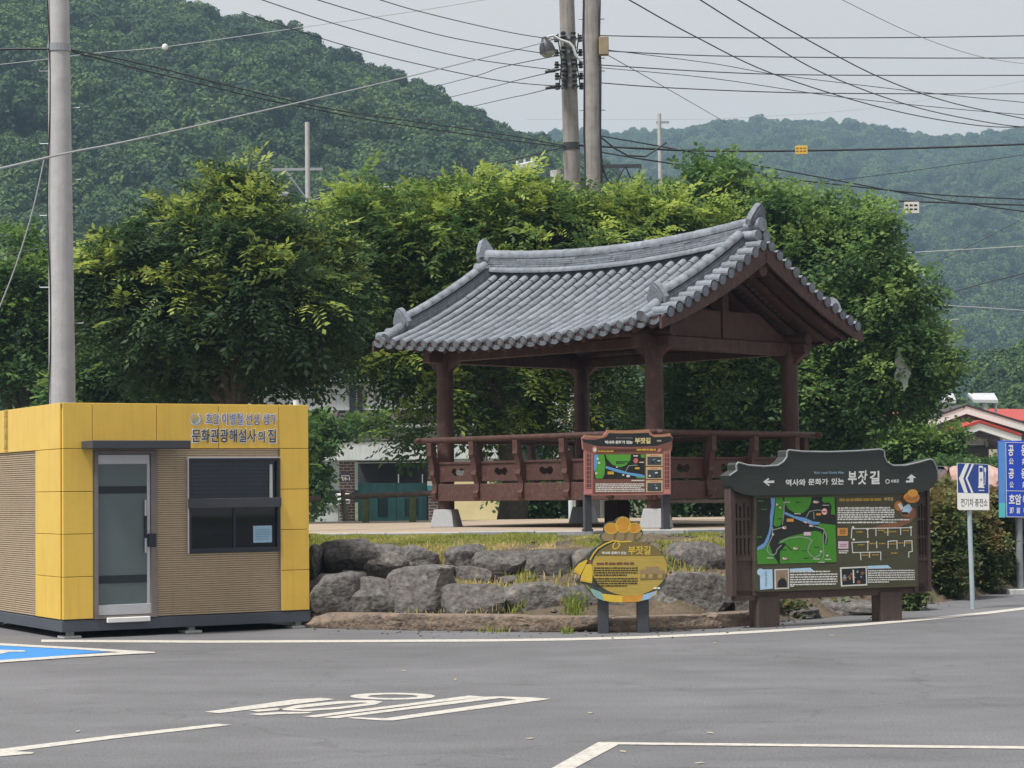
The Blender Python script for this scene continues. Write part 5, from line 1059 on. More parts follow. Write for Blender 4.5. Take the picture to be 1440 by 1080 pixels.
for py, sd in ((100, -1), (152, 1), (202, -1), (303, -1), (404, -1), (455, 1), (253, 1)):
    z_ = zat(84, py, 28.5); p = f1(z_); mb = MB(); mb.tube([p, p + Vector((sd * (r_at(z_) + .12), 0, 0)), p + Vector((sd * (r_at(z_) + .125), 0, .03))], .009, 6); mb.build('climbing_step', STEEL, up1)
mb = MB(); pts = [f1(z_) + Vector((-r_at(z_) * .8 + .02 * math.sin(z_ * 2), -r_at(z_) * .75, 0)) for z_ in np.linspace(1, 12, 24)]; mb.tube(pts, .010, 6); mb.build('riser_cable', CABLE, up1)
PYW = 50
up2, f2 = pole('utility_pole', 805, 262, PYW, .7, 797, 0, .225, .17, 'concrete utility pole with clustered insulators and the street lamp', 15.5)
up3, f3 = pole('utility_pole', 834, 262, PYW - 1.2, .7, 831.5, 0, .225, .165, 'plain concrete utility pole with a metal box on its side', 16)
r2 = lambda z: .225 - .055 * (z - .7) / 14.8
INS = mat('dark_porcelain', (.045, .05, .055), .3, .1)
for py in (55, 75, 92, 108, 122):
    z_ = zat(800, py, PYW); p = f2(z_); mb = MB(); mb.lathe([(r2(z_) + .02, -.035), (r2(z_) + .02, .035)], 18, M=T(p)); mb.build('pole_clamp', STEEL, up2)
    for sx in (-1, 1):
        mb = MB(); q = p + Vector((sx * (r2(z_) + .10), -.05, 0)); mb.tube([p, q], .02, 6); mb.lathe([(.03, -.08), (.065, -.06), (.04, -.02), (.065, .02), (.04, .05), (.05, .08)], 10, M=T(q)); mb.build('insulator', INS, up2)
        mb = MB(); q = p + Vector((sx * .12, -r2(z_) - .06, .05)); mb.lathe([(.035, -.09), (.07, -.05), (.045, 0), (.07, .05), (.035, .09)], 10, M=T(q)); mb.build('insulator', INS, up2)
for py in (98, 121):
    z_ = zat(790, py, PYW); p = f2(z_); mb = MB(); q0 = p + Vector((-r2(z_), -.05, 0)); mb.tube([q0, q0 + Vector((-.14, 0, -.02))], .02, 6); mb.tube([q0 + Vector((-.14, 0, -.02)), q0 + Vector((-.38, 0, -.06))], [.05, .035], 8); mb.build('strain_insulator', INS, up2)
mb = MB()
for k in range(4):
    a_ = .14 * (k - 1.5); pts = [f2(z_) + Vector((a_ + .03*math.sin(z_*5 + k), -r2(z_) - .04, 0)) for z_ in np.linspace(zat(800, 128, PYW), zat(800, 50, PYW), 14)]; mb.tube(pts, .016, 5)
mb.build('jumper_wire', CABLE, up2)
z_ = zat(805, 206, PYW); mb = MB(); mb.lathe([(r2(z_) + .02, -.08), (r2(z_) + .02, .08)], 18, M=T(f2(z_))); mb.build('pole_clamp', INS, up2)
# street lamp on a curved arm
sl_ = empty('street_lamp', at(769, 68, PYW - .6), 'dark bell shaped street lamp on a curved white arm', 'street lamp')
mb = MB(); mb.lathe([(.19, -.10), (.185, -.02), (.16, .08), (.11, .17), (.07, .22), (.06, .27)], 20); mb.build('lamp_shade', CHAR, sl_, RY(R(-14)) , smooth='auto')
mb = MB(); mb.lathe([(.05, -.21), (.12, -.185), (.165, -.13), (.18, -.08)], 18); mb.build('lamp_lens', flat('cloudy_lens', (.42, .42, .38), .3), sl_, RY(R(-14)), smooth='auto')
mb = MB(); c0 = at(769, 68, PYW - .6); mb.tube([at(x, y, PYW - .6) - c0 for x, y in ((770, 52), (778, 50), (788, 56), (800, 60), (806, 66), (809, 76), (815, 84), (823, 88))], [.03, .03, .03, .035, .035, .035, .03, .03], 8); mb.build('lamp_arm', flat('pale_arm', (.55, .57, .58)), sl_, smooth='auto')
mb = MB(); bxp = at(849, 65, PYW - 1.4); MB().box(-.11, .11, -.10, .10, -.21, .21, ch=.015).build('meter_box', mat('tan_metal_box', (.30, .24, .15), .5), up3, T(bxp - Vector(up3.matrix_basis.translation)))
for py in (27, 100, 155, 82):
    z_ = zat(832, py, PYW - 1.2); p = f3(z_); MB().tube([p + Vector((-.30, 0, 0)), p + Vector((.30, 0, 0))], .012, 6).build('climbing_step', STEEL, up3)
for ox in (-.19, .19): MB().tube([f3(z_) + Vector((ox + .015*math.sin(z_*3), -.08, 0)) for z_ in np.linspace(.7, 15, 20)], .022, 6).build('riser_cable', CABLE, up3)
z_ = zat(834, 235, PYW - 1.2); mb = MB(); mb.box(-.02, 1.15, -.06, .02, z_ - .7 - .03, z_ - .7 + .05); mb.build('cable_bracket', CHAR, up3)
mb = MB(); mb.tube([f3(z_) + Vector((x, -.05, dz)) for x, dz in ((.2, .0), (.35, -.35), (.5, -.45), (.62, -.2), (.75, .0), (.85, -.25), (1.0, -.3), (1.1, 0))], .025, 6); mb.tube([f3(zat(834, 206, PYW)) + Vector((x, -.05, dz)) for x, dz in ((.2, 0), (.5, -.25), (.8, -.42), (1.2, -.45), (1.45, -.3), (1.7, -.12))], .022, 6); mb.build('slack_cable', CABLE, up3)
z_ = zat(84, 68, 28.5)
# small distant poles
def small_pole(px, pyt, pyb, Y, r, label, arm=None):
    b = at(px, pyb, Y); t = at(px - 1, pyt, Y); b.z = .5; e_ = empty('utility_pole', b, label, 'utility pole'); MB().tube([(0, 0, 0), t - b], [r*1.2, r], 12).build('shaft', CONC, e_, smooth='auto')
    if arm:
        z_, x0, x1 = at(px, arm[0], Y).z - .5, at(arm[1], 0, Y).x - b.x, at(arm[2], 0, Y).x - b.x; MB().box(x0, x1, -.05, .05, z_ - .06, z_ + .06).build('crossarm', STEEL, e_)
        if len(arm) > 3: MB().tube([(x0 * .6, -.07, z_), (0, -.07, z_ - 1.4)], .04, 6).build('brace', STEEL, e_)
    return e_
sp1 = small_pole(433, 172, 300, 95, .105, 'thin utility pole with a steel crossarm against the wooded hill', (238, 377, 452, 1))
MB().lathe([(.3, 0), (.34, .1), (.34, .7), (.25, .8)], 14).build('transformer', mat('grey_transformer', (.30, .32, .34), .5), sp1, T((-1.1, -.3, at(433, 296, 95).z - .5)))
small_pole(928, 160, 250, 120, .11, 'slim distant utility pole right of the twin poles', (172, 920, 938))
small_pole(782, 240, 300, 70, .17, 'short grey pole top rising just over the leafy tree')
small_pole(141, 488, 600, 60, .10, 'narrow weathered post among the bushes behind the booth')
b = at(1331, 560, 110); b.z = .5; lp = empty('lane_lamp', b, 'far white street lamp with a curved neck beside the big tree', 'street lamp'); tz = at(1331, 450, 110).z - .5
MB().tube([(0, 0, 0), (0, 0, tz - .6), (.1, 0, tz - .2), (.4, 0, tz)], .04, 8).build('lamp_post', STEEL, lp); MB().box(.35, .75, -.08, .08, tz - .04, tz + .04, ch=.02).build('lamp_head', STEEL, lp)

# ================================================================== OVERHEAD WIRES
def wire(pts, r, mt, label, grp):
    P = [at(*p) for p in pts]; out = []
    n = len(P)
    for i in range(n - 1):      # Catmull-Rom through the sag points
        p0, p1, p2, p3 = P[max(i-1, 0)], P[i], P[i+1], P[min(i+2, n-1)]
        for k in range(6):
            t = k / 6; out.append(.5 * ((2*p1) + (p2-p0)*t + (2*p0-5*p1+4*p2-p3)*t*t + (3*p1-p0-3*p2+p3)*t**3))
    out.append(P[-1]); mb = MB(); c = out[0]; mb.tube([p - c for p in out], r, 5, caps=False); o = mb.build('overhead_wire', mt, None, T(c)); tag(o, label, 'wire', grp); return o
W = PYW; GR, GLW = 'wires running off to the side of the mountain', 'wires running off above the wooded hill'
wire([(842, 50, W), (1000, 53, W), (1250, 53, W), (1460, 50, W)], .013, CABLE, 'topmost nearly level wire from the twin poles over the mountain', GR)
wire([(842, 71, W), (1000, 78.5, W), (1250, 81.5, W), (1460, 81.5, W)], .013, CABLE, 'second nearly level wire from the twin poles over the mountain', GR)
wire([(838, 91, W), (1000, 101, W), (1150, 105.5, W), (1460, 106, W)], .013, CABLE, 'third nearly level wire from the twin poles over the mountain', GR)
wire([(838, 116, W), (950, 124, W), (1150, 131, W), (1460, 132, W)], .013, CABLE, 'fourth and lowest nearly level wire from the twin poles', GR)
wire([(845, -22, 34), (885, 0, 35), (975, 50, 38), (1090, 105, 42), (1250, 154, 46), (1380, 177, 50), (1460, 178, 52)], .012, CABLE, 'sagging wire entering at the top just right of the twin poles', GR)
wire([(940, -28, 34), (985, 0, 35), (1065, 50, 38), (1160, 104, 42), (1285, 150, 46), (1400, 174, 50), (1460, 180, 52)], .012, CABLE, 'middle of three parallel wires sagging towards the mountain', GR)
wire([(1000, -22, 34), (1038, 0, 35), (1130, 53, 38), (1240, 110, 42), (1340, 145, 46), (1460, 171, 50)], .012, CABLE, 'rightmost of three parallel wires sagging towards the mountain', GR)
wire([(1150, -18, 40), (1185, 0, 40), (1290, 50, 44), (1380, 80, 48), (1460, 92, 52)], .007, CABLEL, 'thin grey wire crossing the top corner of the sky', GR)
wire([(852, 76, W), (930, 120, 60), (1022, 173, 80)], .010, CABLE, 'short wire dropping from the metal box towards the far ridge', GR)
wire([(852, 70, W), (1000, 89, W), (1100, 106, W), (1300, 130, W), (1460, 146, W)], .009, CABLE, 'thin wire sloping from the metal box under the level wires', GR)
wire([(842, 95, W), (1000, 110, W), (1170, 135, W), (1330, 152, W), (1460, 163, W)], .009, CABLE, 'lower thin wire sloping across just above the ridge', GR)
wire([(740, 168, 140), (930, 168, 140), (1050, 165, 140), (1240, 150, 140), (1460, 110, 140)], .010, CABLEL, 'very faint far wire rising to the right over the ridge', GR)
wire([(805, 204, W), (845, 206, W), (980, 212, W), (1125, 212, W), (1300, 208, W), (1460, 202, W)], .026, CABLE, 'thick black cable holding the yellow tag', GR)
wire([(838, 190, W), (940, 208, W), (1040, 228, W), (1200, 258, W), (1330, 282, W), (1460, 300, W)], .016, CABLE, 'dark cable crossing down behind the white tag', GR)
wire([(845, 214, W), (930, 228, W), (1060, 246, W), (1200, 262, W), (1320, 274, W), (1460, 281, W)], .018, CABLE, 'dark cable gently sagging below the thick cable', GR)
wire([(805, 250, W), (870, 260, W), (1000, 271, W), (1150, 278, W), (1300, 284, W), (1460, 289, W)], .020, CABLE, 'low dark cable holding the white tag', GR)
wire([(1100, 262, 120), (1240, 246, 120), (1340, 232, 120), (1460, 215, 120)], .02, CABLE, 'faint wire rising across the mid mountainside', GR)
wire([(1270, 356, 90), (1340, 352, 90), (1460, 345, 90)], .022, CABLEL, 'pale level wire on the mountainside right of the tree', GR)
wire([(1295, 424, 70), (1370, 402, 70), (1460, 379, 70)], .020, CABLE, 'dark wire leaving the tree and rising to the frame edge', GR)
wire([(1300, 428, 90), (1370, 432, 90), (1460, 438, 90)], .020, CABLEL, 'pale wire just below the dark rising wire', GR)
wire([(1310, 372, 90), (1380, 338, 90), (1460, 296, 90)], .016, CABLE, 'thin dark wire rising steeply on the light hillside', GR)
wire([(1180, 303, 120), (1280, 292, 120), (1350, 285, 120), (1460, 318, 120)], .012, CABLEL, 'thin pale wire passing behind the white tag', GR)
wire([(-30, 244, 20), (0, 237, 20), (100, 214, 25), (200, 194, 29), (429, 142, 38), (589, 104, 44), (756, 62, 49), (792, 50, W)], .013, CABLEL, 'pale twisted cable rising from the left edge to the street lamp', GLW)
wire([(-30, 94, 60), (60, 84, 60), (140, 74, 60), (232, 66, 60), (428, 38, 60), (582, 16, 60), (679, 0, 60), (760, -14, 60)], .011, CABLEL, 'thin pale wire with a white ball on the hillside', GLW)
wire([(-30, 70, 28.4), (30, 69, 28.4), (70, 69, 28.4)], .016, CABLE, 'short wire tied to the pole behind the booth', GLW)
wire([(98, 70, 28.5), (200, 90, 32), (360, 130, 37), (464, 153, 40), (554, 167, 43), (707, 189, 47), (793, 205, W)], .013, CABLE, 'upper of two cables strung between the booth pole and the twin poles', GLW)
wire([(98, 72, 28.5), (200, 98, 32), (360, 137, 37), (464, 158, 40), (554, 174, 43), (707, 196, 47), (793, 207, W)], .012, CABLE, 'lower of two cables strung between the booth pole and the twin poles', GLW)
wire([(330, -14, 36), (369, 0, 38), (469, 33, 41), (568, 61, 44), (665, 83, 47), (776, 98, W)], .010, CABLE, 'leftmost of three wires sagging down to the pole insulators', GLW)
wire([(410, -12, 36), (447, 0, 38), (527, 24, 41), (617, 49, 44), (700, 65, 47), (790, 79, W)], .010, CABLE, 'middle of three wires sagging down to the pole insulators', GLW)
wire([(500, -10, 36), (535, 0, 38), (582, 14, 41), (659, 33, 44), (730, 48, 47), (790, 57, W)], .010, CABLE, 'uppermost of three wires sagging down to the lamp', GLW)
wire([(340, 16, 44), (381, 31, 44), (499, 68, 46), (610, 95, 48), (707, 114, 49), (782, 121, W)], .010, CABLE, 'wire crossing the hill edge down to the lowest strain insulator', GLW)
for k, (y0, y1) in enumerate(((116, 78), (131, 99), (148, 121))):
    x0 = (634, 657, 672)[k]; wire([(x0 - 220, y0 + 52, 110), (x0, y0, 75), (x0 + 70, (y0+y1)/2 - 2, 60), (786, y1, W)], .012, CABLE, ('highest', 'middle', 'lowest')[k] + ' of three wires fanning from the insulators down behind the hill edge', GLW)
wire([(560, 262, 60), (603, 250, 57), (672, 236, 54), (773, 212, W), (796, 205, W)], .016, CABLE, 'dark cable rising over the leafy tree top to the poles', GLW)
wire([(420, 290, 80), (447, 279, 75), (510, 266, 70), (560, 262, 60)], .016, CABLEL, 'pale cable just above the tree beside the crossarm pole', GLW)
wire([(-20, 365, 50), (20, 356, 50), (70, 347, 50), (120, 340, 50), (180, 330, 52)], .012, CABLE, 'dark cable behind the booth pole among the leaves', GLW)
wire([(62, 225, 27), (45, 300, 27), (20, 380, 27), (-10, 455, 27)], .009, CABLEL, 'thin guy wire slanting down left of the booth pole', GLW)
def hang(name, px, py, w_, h_, mt, label, dots):
    p = at(px, py, W - .05); e_ = empty(name, p, label, 'tag'); MB().box(-w_/2, w_/2, -.01, .01, -h_, 0, ch=.006).build('plate', mt, e_); mb = MB()
    for k in range(6): x = -w_*.36 + (k % 3) * w_*.3; z = -h_*(.3 if k < 3 else .65); mb.prism(rect(x - w_*.09, z - h_*.08, x + w_*.12, z + h_*.08), -.012, -.012, back=False)
    mb.build('print', dots, e_); return e_
hang('cable_tag', 1127, 205, .29, .20, flat('tag_yellow', (.72, .46, .08)), 'small yellow tag hanging on the thick black cable', BRN)
hang('cable_tag', 1282, 284, .35, .27, flat('tag_white', (.66, .62, .56)), 'small white tag hanging below the low dark cable', BLACKP)
bb = MB().lathe([(.02, -.09), (.07, -.06), (.09, 0), (.07, .06), (.02, .09)], 14).build('marker_ball', WHITE, None, T(at(232, 66, 60)), 'auto'); tag(bb, 'small white ball on the thin pale wire', 'marker')
ti = empty('wire_connector', at(738, 232, 58), 'pale ribbed wire connector box above the tree top', 'connector'); MB().box(-.28, .28, -.1, .1, -.12, .06, ch=.03).build('housing', GREYC, ti, RY(R(-12))); 
for x in (-.2, 0, .2): MB().lathe([(.03, 0), (.045, .05), (.03, .12)], 8).build('stud', GREYC, ti, T((x, 0, .04 + x*.2)))
# ================================================================== GATE AND HOUSE behind the terrace
z45 = lambda x, y: (360 + x / 4.5, 500 + y / 4.5)
def brickmat(name, c1, c2, mortar, scale):
    m = bpy.data.materials.new(name); m.use_nodes = True; N = m.node_tree.nodes; L = m.node_tree.links.new; b = N['Principled BSDF']; b.inputs['Roughness'].default_value = .9
    tc = N.new('ShaderNodeTexCoord'); mp = N.new('ShaderNodeMapping'); mp.inputs['Rotation'].default_value = (R(90), 0, 0); L(tc.outputs['Object'], mp.inputs[0])
    br = N.new('ShaderNodeTexBrick'); br.inputs['Scale'].default_value = scale; br.inputs['Color1'].default_value = (*c1, 1); br.inputs['Color2'].default_value = (*c2, 1); br.inputs['Mortar'].default_value = (*mortar, 1); br.inputs['Mortar Size'].default_value = .03; br.inputs['Brick Width'].default_value = .5; br.inputs['Row Height'].default_value = .2
    L(mp.outputs[0], br.inputs['Vector']); L(br.outputs['Color'], b.inputs['Base Color']); bp = N.new('ShaderNodeBump'); bp.inputs['Strength'].default_value = .6; bp.inputs['Distance'].default_value = .02; bp.invert = True; L(br.outputs['Fac'], bp.inputs['Height']); L(bp.outputs[0], b.inputs['Normal']); return m
BRK = brickmat('dark_red_brick', (.13, .062, .052), (.085, .05, .047), (.26, .25, .24), 2.2); BRK2 = brickmat('grey_brown_brick', (.12, .092, .088), (.09, .07, .068), (.17, .155, .15), 2.0)
TEAL = mat('teal_gate_paint', (.035, .125, .135), .5, .15, 3, streak=.25); CREAM = mat('cream_wall', (.55, .46, .25), .85, .08, 2); DTILE = mat('dark_house_tile', (.075, .06, .06), .7, .2, 5)
GA = at(457, 700, 65); GTP = Plane(GA, GA + Vector((1, .02, 0)), .5)
def tq2(x, y): return GTP.uv(*z45(x, y))
gt = empty('house_gate', GTP.M, 'house gateway with white concrete lintel, brick posts and teal gate', 'gate')
def gbox(nm, x0, y0, x1, y1, d0, d1, mt, par=gt, z_floor=None, ch=0.0):
    a_, b_ = tq2(x0, y1), tq2(x1, y0); MB().box(a_[0], b_[0], d0, d1, a_[1] if z_floor is None else z_floor, b_[1], ch=ch).build(nm, mt, par); return a_, b_
gbox('lintel', 437, 538, 1560, 668, -.5, 1.0, GREYC, ch=.02); gbox('lintel_cap', 430, 528, 1568, 540, -.55, 1.05, GREYC)
pl_ = link('brick_post', MB().box(tq2(520, 0)[0], tq2(612, 0)[0], 0, .5, 0, tq2(560, 670)[1]).mesh('brick_post', BRK), gt)
link('brick_post', MB().box(tq2(1080, 0)[0], tq2(1200, 0)[0], 0, .5, 0, tq2(1100, 668)[1]).mesh('brick_post', BRK), gt)
a_, b_ = tq2(532, 796), tq2(600, 735); mb = MB(); w_, h_ = b_[0]-a_[0], b_[1]-a_[1]
mb.prism([(a_[0], a_[1]), (b_[0], a_[1]), (b_[0], a_[1]+h_*.75), (a_[0]+w_*.7, b_[1]), (a_[0]+w_*.3, b_[1]), (a_[0], a_[1]+h_*.75)], -.03, -.002); pq_ = mb.build('house_number_plate', flat('plate_plum', (.10, .07, .10)), gt)
mb = MB(); put_text(mb, '24-1', (a_[0]+w_*.08, a_[1]+h_*.08, b_[0]-w_*.08, a_[1]+h_*.48), -.034, 0, .04); mb.prism([(a_[0]+.04, a_[1]+h_*.55), (b_[0]-.04, a_[1]+h_*.55), (b_[0]-.04, a_[1]+h_*.62), (a_[0]+.04, a_[1]+h_*.62)], -.034, -.034, back=False); mb.build('number_lettering', PLT, pq_)
gbox('mailbox', 507, 872, 596, 940, -.28, -.002, WHITE, ch=.02); gbox('mailbox_slot', 514, 915, 590, 932, -.30, -.281, CHAR); gbox('wall_notice', 1084, 795, 1142, 850, -.03, -.002, WHITE); gbox('wall_notice_stripe', 1084, 822, 1142, 849, -.036, -.031, flat('notice_teal', (.06, .35, .42)))
gbox('rear_wall', 612, 668, 1080, 1050, 3.2, 3.3, flat('plaster_painted_dim', (.05, .05, .055)), z_floor=0); gbox('passage_roof', 612, 640, 1080, 668, 1.01, 3.2, flat('roof_plaster_painted_dim', (.06, .06, .06)))  # near-black colour paints the unlit void behind the gate
for x0, x1 in ((640, 715), (715, 885), (885, 1080)):
    a_, b_ = tq2(x0 + 3, 1040), tq2(x1 - 3, 805); gl = link('gate_leaf', MB().prism(rect(a_[0], .05, b_[0], b_[1]), .28, .34, [rect(a_[0] + .25, .3, b_[0] - .25, tq2(x0, 905)[1])] if x1 - x0 > 100 else []).mesh('gate_leaf', TEAL), gt)
    MB().box(a_[0] + .05, b_[0] - .05, .36, .38, .1, b_[1] - .1).build('backing_sheet', TEAL, gl)
    if x1 - x0 > 100:
        n = 9
        for k in range(n): x = a_[0] + .3 + k * (b_[0]-a_[0]-.6)/(n-1); MB().box(x - .02, x + .02, .27, .35, .3, tq2(x0, 905)[1]).build('gate_bar', flat('gate_bar_dark', (.02, .05, .055)), gl)
for x in (900, 1052): gbox('latch', x - 3, 750, x + 3, 805, .2, .26, WHITE)
# garden wall, main house
gw = empty('garden_wall', GTP.M, 'low stained white garden wall left of the brick gatepost', 'wall'); gbox('wall_face', 200, 952, 519, 1066, .1, .4, GREYC, gw, z_floor=0); gbox('wall_coping', 190, 935, 519, 951, .02, .48, GREYC, gw)
hs = empty('white_house', GTP.M @ T((0, 8, 0)), 'pale two storey house half hidden by leaves behind the gate', 'house')
k8 = 73 / 65
HP = Plane(at(457, 700, 73), at(457, 700, 73) + Vector((1, .02, 0)), .5)
hs.matrix_basis = HP.M
def hbox(nm, x0, y0, x1, y1, d0, d1, mt):
    a_, b_ = HP.uv(*z45(x0, y1)), HP.uv(*z45(x1, y0)); o = MB().box(a_[0], b_[0], d0, d1, a_[1], b_[1]).build(nm, mt, hs); return o
hbox('upper_wall', -100, 165, 1500, 352, .2, 5, GREYC); hbox('roof_cornice', -110, 150, 1520, 164, -.1, 5.2, GREYC)
for y in (248,): hbox('wall_groove', -100, y, 588, y + 3, .19, .2, CHAR); hbox('wall_groove', 672, y, 1100, y + 3, .19, .2, CHAR)
hbox('window', 590, 185, 672, 350, .12, .199, DARKF); hbox('window_mullion', 632, 185, 640, 350, .08, .119, BRK)
hbox('white_band', -110, 430, 1500, 472, -1.2, .1, GREYC); hbox('lower_wall', -100, 473, 1500, 860, .3, 5, GREYC)
a_, b_ = HP.uv(*z45(-110, 430)), HP.uv(*z45(1500, 352)); mb = MB(); mb.add([(a_[0], -1.25, a_[1]), (b_[0], -1.25, a_[1]), (b_[0], .19, b_[1]), (a_[0], .19, b_[1])], [(0, 1, 2, 3)]); mb.build('porch_roof', DTILE, hs)
for k in range(64):
    x = a_[0] + .12 + k * .36
    if x < b_[0]: MB().tube([(x, -1.32, a_[1] + .02), (x, .17, b_[1] + .02)], .085, 6).build('porch_tile', DTILE, hs)
cw = empty('cream_wall', at(610, 715, 60) , 'short cream wall behind the pavilion deck', 'wall'); cw.matrix_basis = T(Vector((at(628, 700, 60).x, 60, .58)))
MB().box(0, at(702, 700, 60).x - at(628, 700, 60).x, 0, .2, 0, at(660, 668, 60).z - .58).build('wall_face', CREAM, cw)
wp = empty('white_post', ground(804, 738, .98), 'thin white post standing behind the pavilion', 'post'); b0 = Vector((at(804, 700, 52).x, 52, .72)); wp.matrix_basis = T(b0); MB().tube([(0, 0, 0), (0, 0, at(804, 560, 52).z - .72)], .085, 12).build('shaft', flat('pale_blue_white', (.60, .65, .68)), wp, smooth='auto')
cp = empty('utility_pole', None, 'concrete pole with a yellow and black band seen behind the pavilion pillar', 'utility pole'); b0 = Vector((at(833, 700, 46).x, 46, .86)); cp.matrix_basis = T(b0); MB().tube([(0, 0, 0), (0, 0, at(833, 500, 46).z - .86)], [.17, .15], 14).build('shaft', CONC, cp, smooth='auto'); zz_ = at(833, 600, 46).z - .86; MB().lathe([(.172, -.12), (.172, .12)], 14, M=T((0, 0, zz_))).build('warning_band', flat('warning_yellow', (.6, .42, .06)), cp)
# rustic fence left of the pavilion
fe = empty('rustic_fence', ground(520, 735, 1.0), 'weathered timber rail on two green stained posts before the teal gate', 'fence'); F0 = Vector(fe.matrix_basis.translation); Yf = F0.y
FG = mat('mossy_post', (.09, .12, .055), .9, .25, 8); FR_ = mat('weathered_rail', (.085, .07, .062), .85, .25, 10)
for x in (695, 992): p = at(*z45(x, 1050), Yf); MB().tube([(p.x - F0.x, 0, 0), (p.x - F0.x, 0, at(*z45(x, 890), Yf).z - 1)], .065, 10).build('fence_post', FG, fe)
q0, q1 = at(*z45(565, 893), Yf), at(*z45(1105, 872), Yf); MB().tube([q0 - F0 + Vector((0, -.06, 0)), q1 - F0 + Vector((0, -.06, 0))], .05, 10).build('fence_rail', FR_, fe)
q0, q1 = at(*z45(200, 915), Yf), at(*z45(410, 905), Yf); MB().tube([q0 - F0, q1 - F0], .06, 10).build('fence_rail', FR_, fe); MB().tube([(q0.x - F0.x + .3, 0, 0), (q0.x - F0.x + .3, 0, q0.z - 1)], .06, 8).build('fence_post', FG, fe)
# dark bench behind the pavilion's right side
be = empty('bench', Vector((at(985, 700, 37).x, 37, 1.0)), 'low dark slatted bench behind the pavilion deck', 'bench')
L_ = at(1060, 700, 37).x - at(985, 700, 37).x
for k, z_ in enumerate((.30, .30, .30)): MB().box(-.75, L_, -.2 + k*.15, -.08 + k*.15, z_, z_ + .05).build('seat_slat', BROWNP, be)
for z_ in (.46, .60): MB().box(-.75, L_, .27, .31, z_, z_ + .09).build('back_slat', BROWNP, be)
for x in (-.6, L_ - .2): MB().box(x, x + .09, -.18, .26, 0, .3).build('leg', BROWNP, be); MB().box(x, x + .07, .311, .36, 0, .70).build('back_post', BROWNP, be)

# ================================================================== HOUSES AND THINGS at the right
z43 = lambda x, y: (1210 + x / 4.32, 430 + y / 4.32)
HY_ = 74; H2 = Plane(at(1376, 690, HY_), at(1376, 690, HY_) + Vector((1, .12, 0)), .5)
def h2(x, y): return H2.uv(*z43(x, y))
br = empty('brick_house', H2.M, 'brown brick house with white gable trim and small red porch roof', 'house')
ap, lf, rt = h2(630, 612), h2(405, 692), h2(1060, 742)
MB().prism([(lf[0] + .2, 0), (rt[0], 0), (rt[0], rt[1] - .1), (ap[0], ap[1] - .12), (lf[0] + .2, lf[1] - .1)], 0, 6).build('gable_wall', BRK2, br)
def beam2(nm, A_, B_, wd, d0, d1, mt, par=br):
    MB().prism([(A_[0], A_[1] - wd), (B_[0], B_[1] - wd), (B_[0], B_[1]), (A_[0], A_[1])], d0, d1).build(nm, mt, par)
beam2('fascia', lf, ap, .26, -.25, -.1, WHITE); beam2('fascia', ap, rt, .26, -.25, -.1, WHITE)
beam2('roof_slope', (lf[0], lf[1] + .07), (ap[0], ap[1] + .07), .06, -.28, 6.2, flat('dark_roof_edge', (.06, .055, .055))); beam2('roof_slope', (ap[0], ap[1] + .07), (rt[0], rt[1] + .07), .06, -.28, 6.2, flat('dark_roof_edge2', (.06, .055, .055)))
pa, pl2, pr = h2(625, 722), h2(500, 768), h2(872, 802)
RED = mat('red_roof_sheet', (.42, .055, .045), .5, .12, 3)
beam2('porch_fascia', pl2, pa, .24, -1.7, -1.55, WHITE); beam2('porch_fascia', pa, pr, .24, -1.7, -1.55, WHITE)
beam2('porch_roof', (pl2[0], pl2[1] + .10), (pa[0], pa[1] + .10), .09, -1.75, -.26, RED); beam2('porch_roof', (pa[0], pa[1] + .10), (pr[0], pr[1] + .10), .09, -1.75, -.26, RED)
c_ = h2(800, 800); MB().box(c_[0] - .18, c_[0] + .18, -1.6, -1.3, 0, c_[1]).build('porch_column', WHITE, br); MB().box(pl2[0] + .3, pr[0] - .3, -.12, -.02, .2, pa[1] - .5).build('painted_porch_shade', flat('porch_shade_paint', (.08, .07, .075)), br)  # dark panel painted in for the shade under the porch roof
w0, w1 = h2(566, 866), h2(756, 808); MB().prism(rect(w0[0], w0[1], w1[0], w1[1]), -.22, -.13, [rect(w0[0] + .1, w0[1] + .1, (w0[0]+w1[0])/2 + .5, w1[1] - .1), rect((w0[0]+w1[0])/2 + .6, w0[1] + .1, w1[0] - .1, w1[1] - .1)]).build('window_frame', GREYC, br); MB().box(w0[0] + .05, w1[0] - .05, -.16, -.135, w0[1] + .05, w1[1] - .05).build('window_pane', flat('dull_window_glass', (.11, .12, .12), .15), br)
c_ = h2(655, 905); MB().box(h2(655, 900)[0], h2(830, 900)[0], -2.4, -2.1, 0, h2(700, 880)[1]).build('porch_parapet', flat('beige_parapet', (.50, .44, .36)), br)
r1 = empty('red_roof_house', at(1282, 690, 82), 'low house with a bright red roof peeking beside the big tree', 'house'); q0 = Vector((at(1270, 690, 82).x, 82, .5)); r1.matrix_basis = T(q0)
za, zb_ = at(1270, 598, 82).z - .5, at(1270, 584, 82).z - .5; xa, xb = at(1251, 600, 82).x - q0.x, at(1296, 600, 82).x - q0.x
mb = MB(); mb.prism([(xa, za), (xb, za), (xb - .2, zb_ + .05), (xa + .15, zb_)], 0, .1); mb.add([(xa - .1, -.6, za - .05), (xb + .1, -.6, za - .05), (xb - .1, 2, zb_ + .2), (xa + .1, 2, zb_ + .2)], [(0, 1, 2, 3)]); mb.build('roof', RED, r1); MB().box(xa + .1, xb - .1, .1, 3, 0, za - .06).build('wall', GREYC, r1)
r2_ = empty('shed', at(1430, 690, 90), 'far shed with a long red roof behind the brick house', 'shed'); q0 = Vector((at(1410, 690, 90).x, 90, .5)); r2_.matrix_basis = T(q0); xa, xb = 0, 9; za = at(1410, 590, 90).z - .5; zb_ = at(1410, 579, 90).z - .5
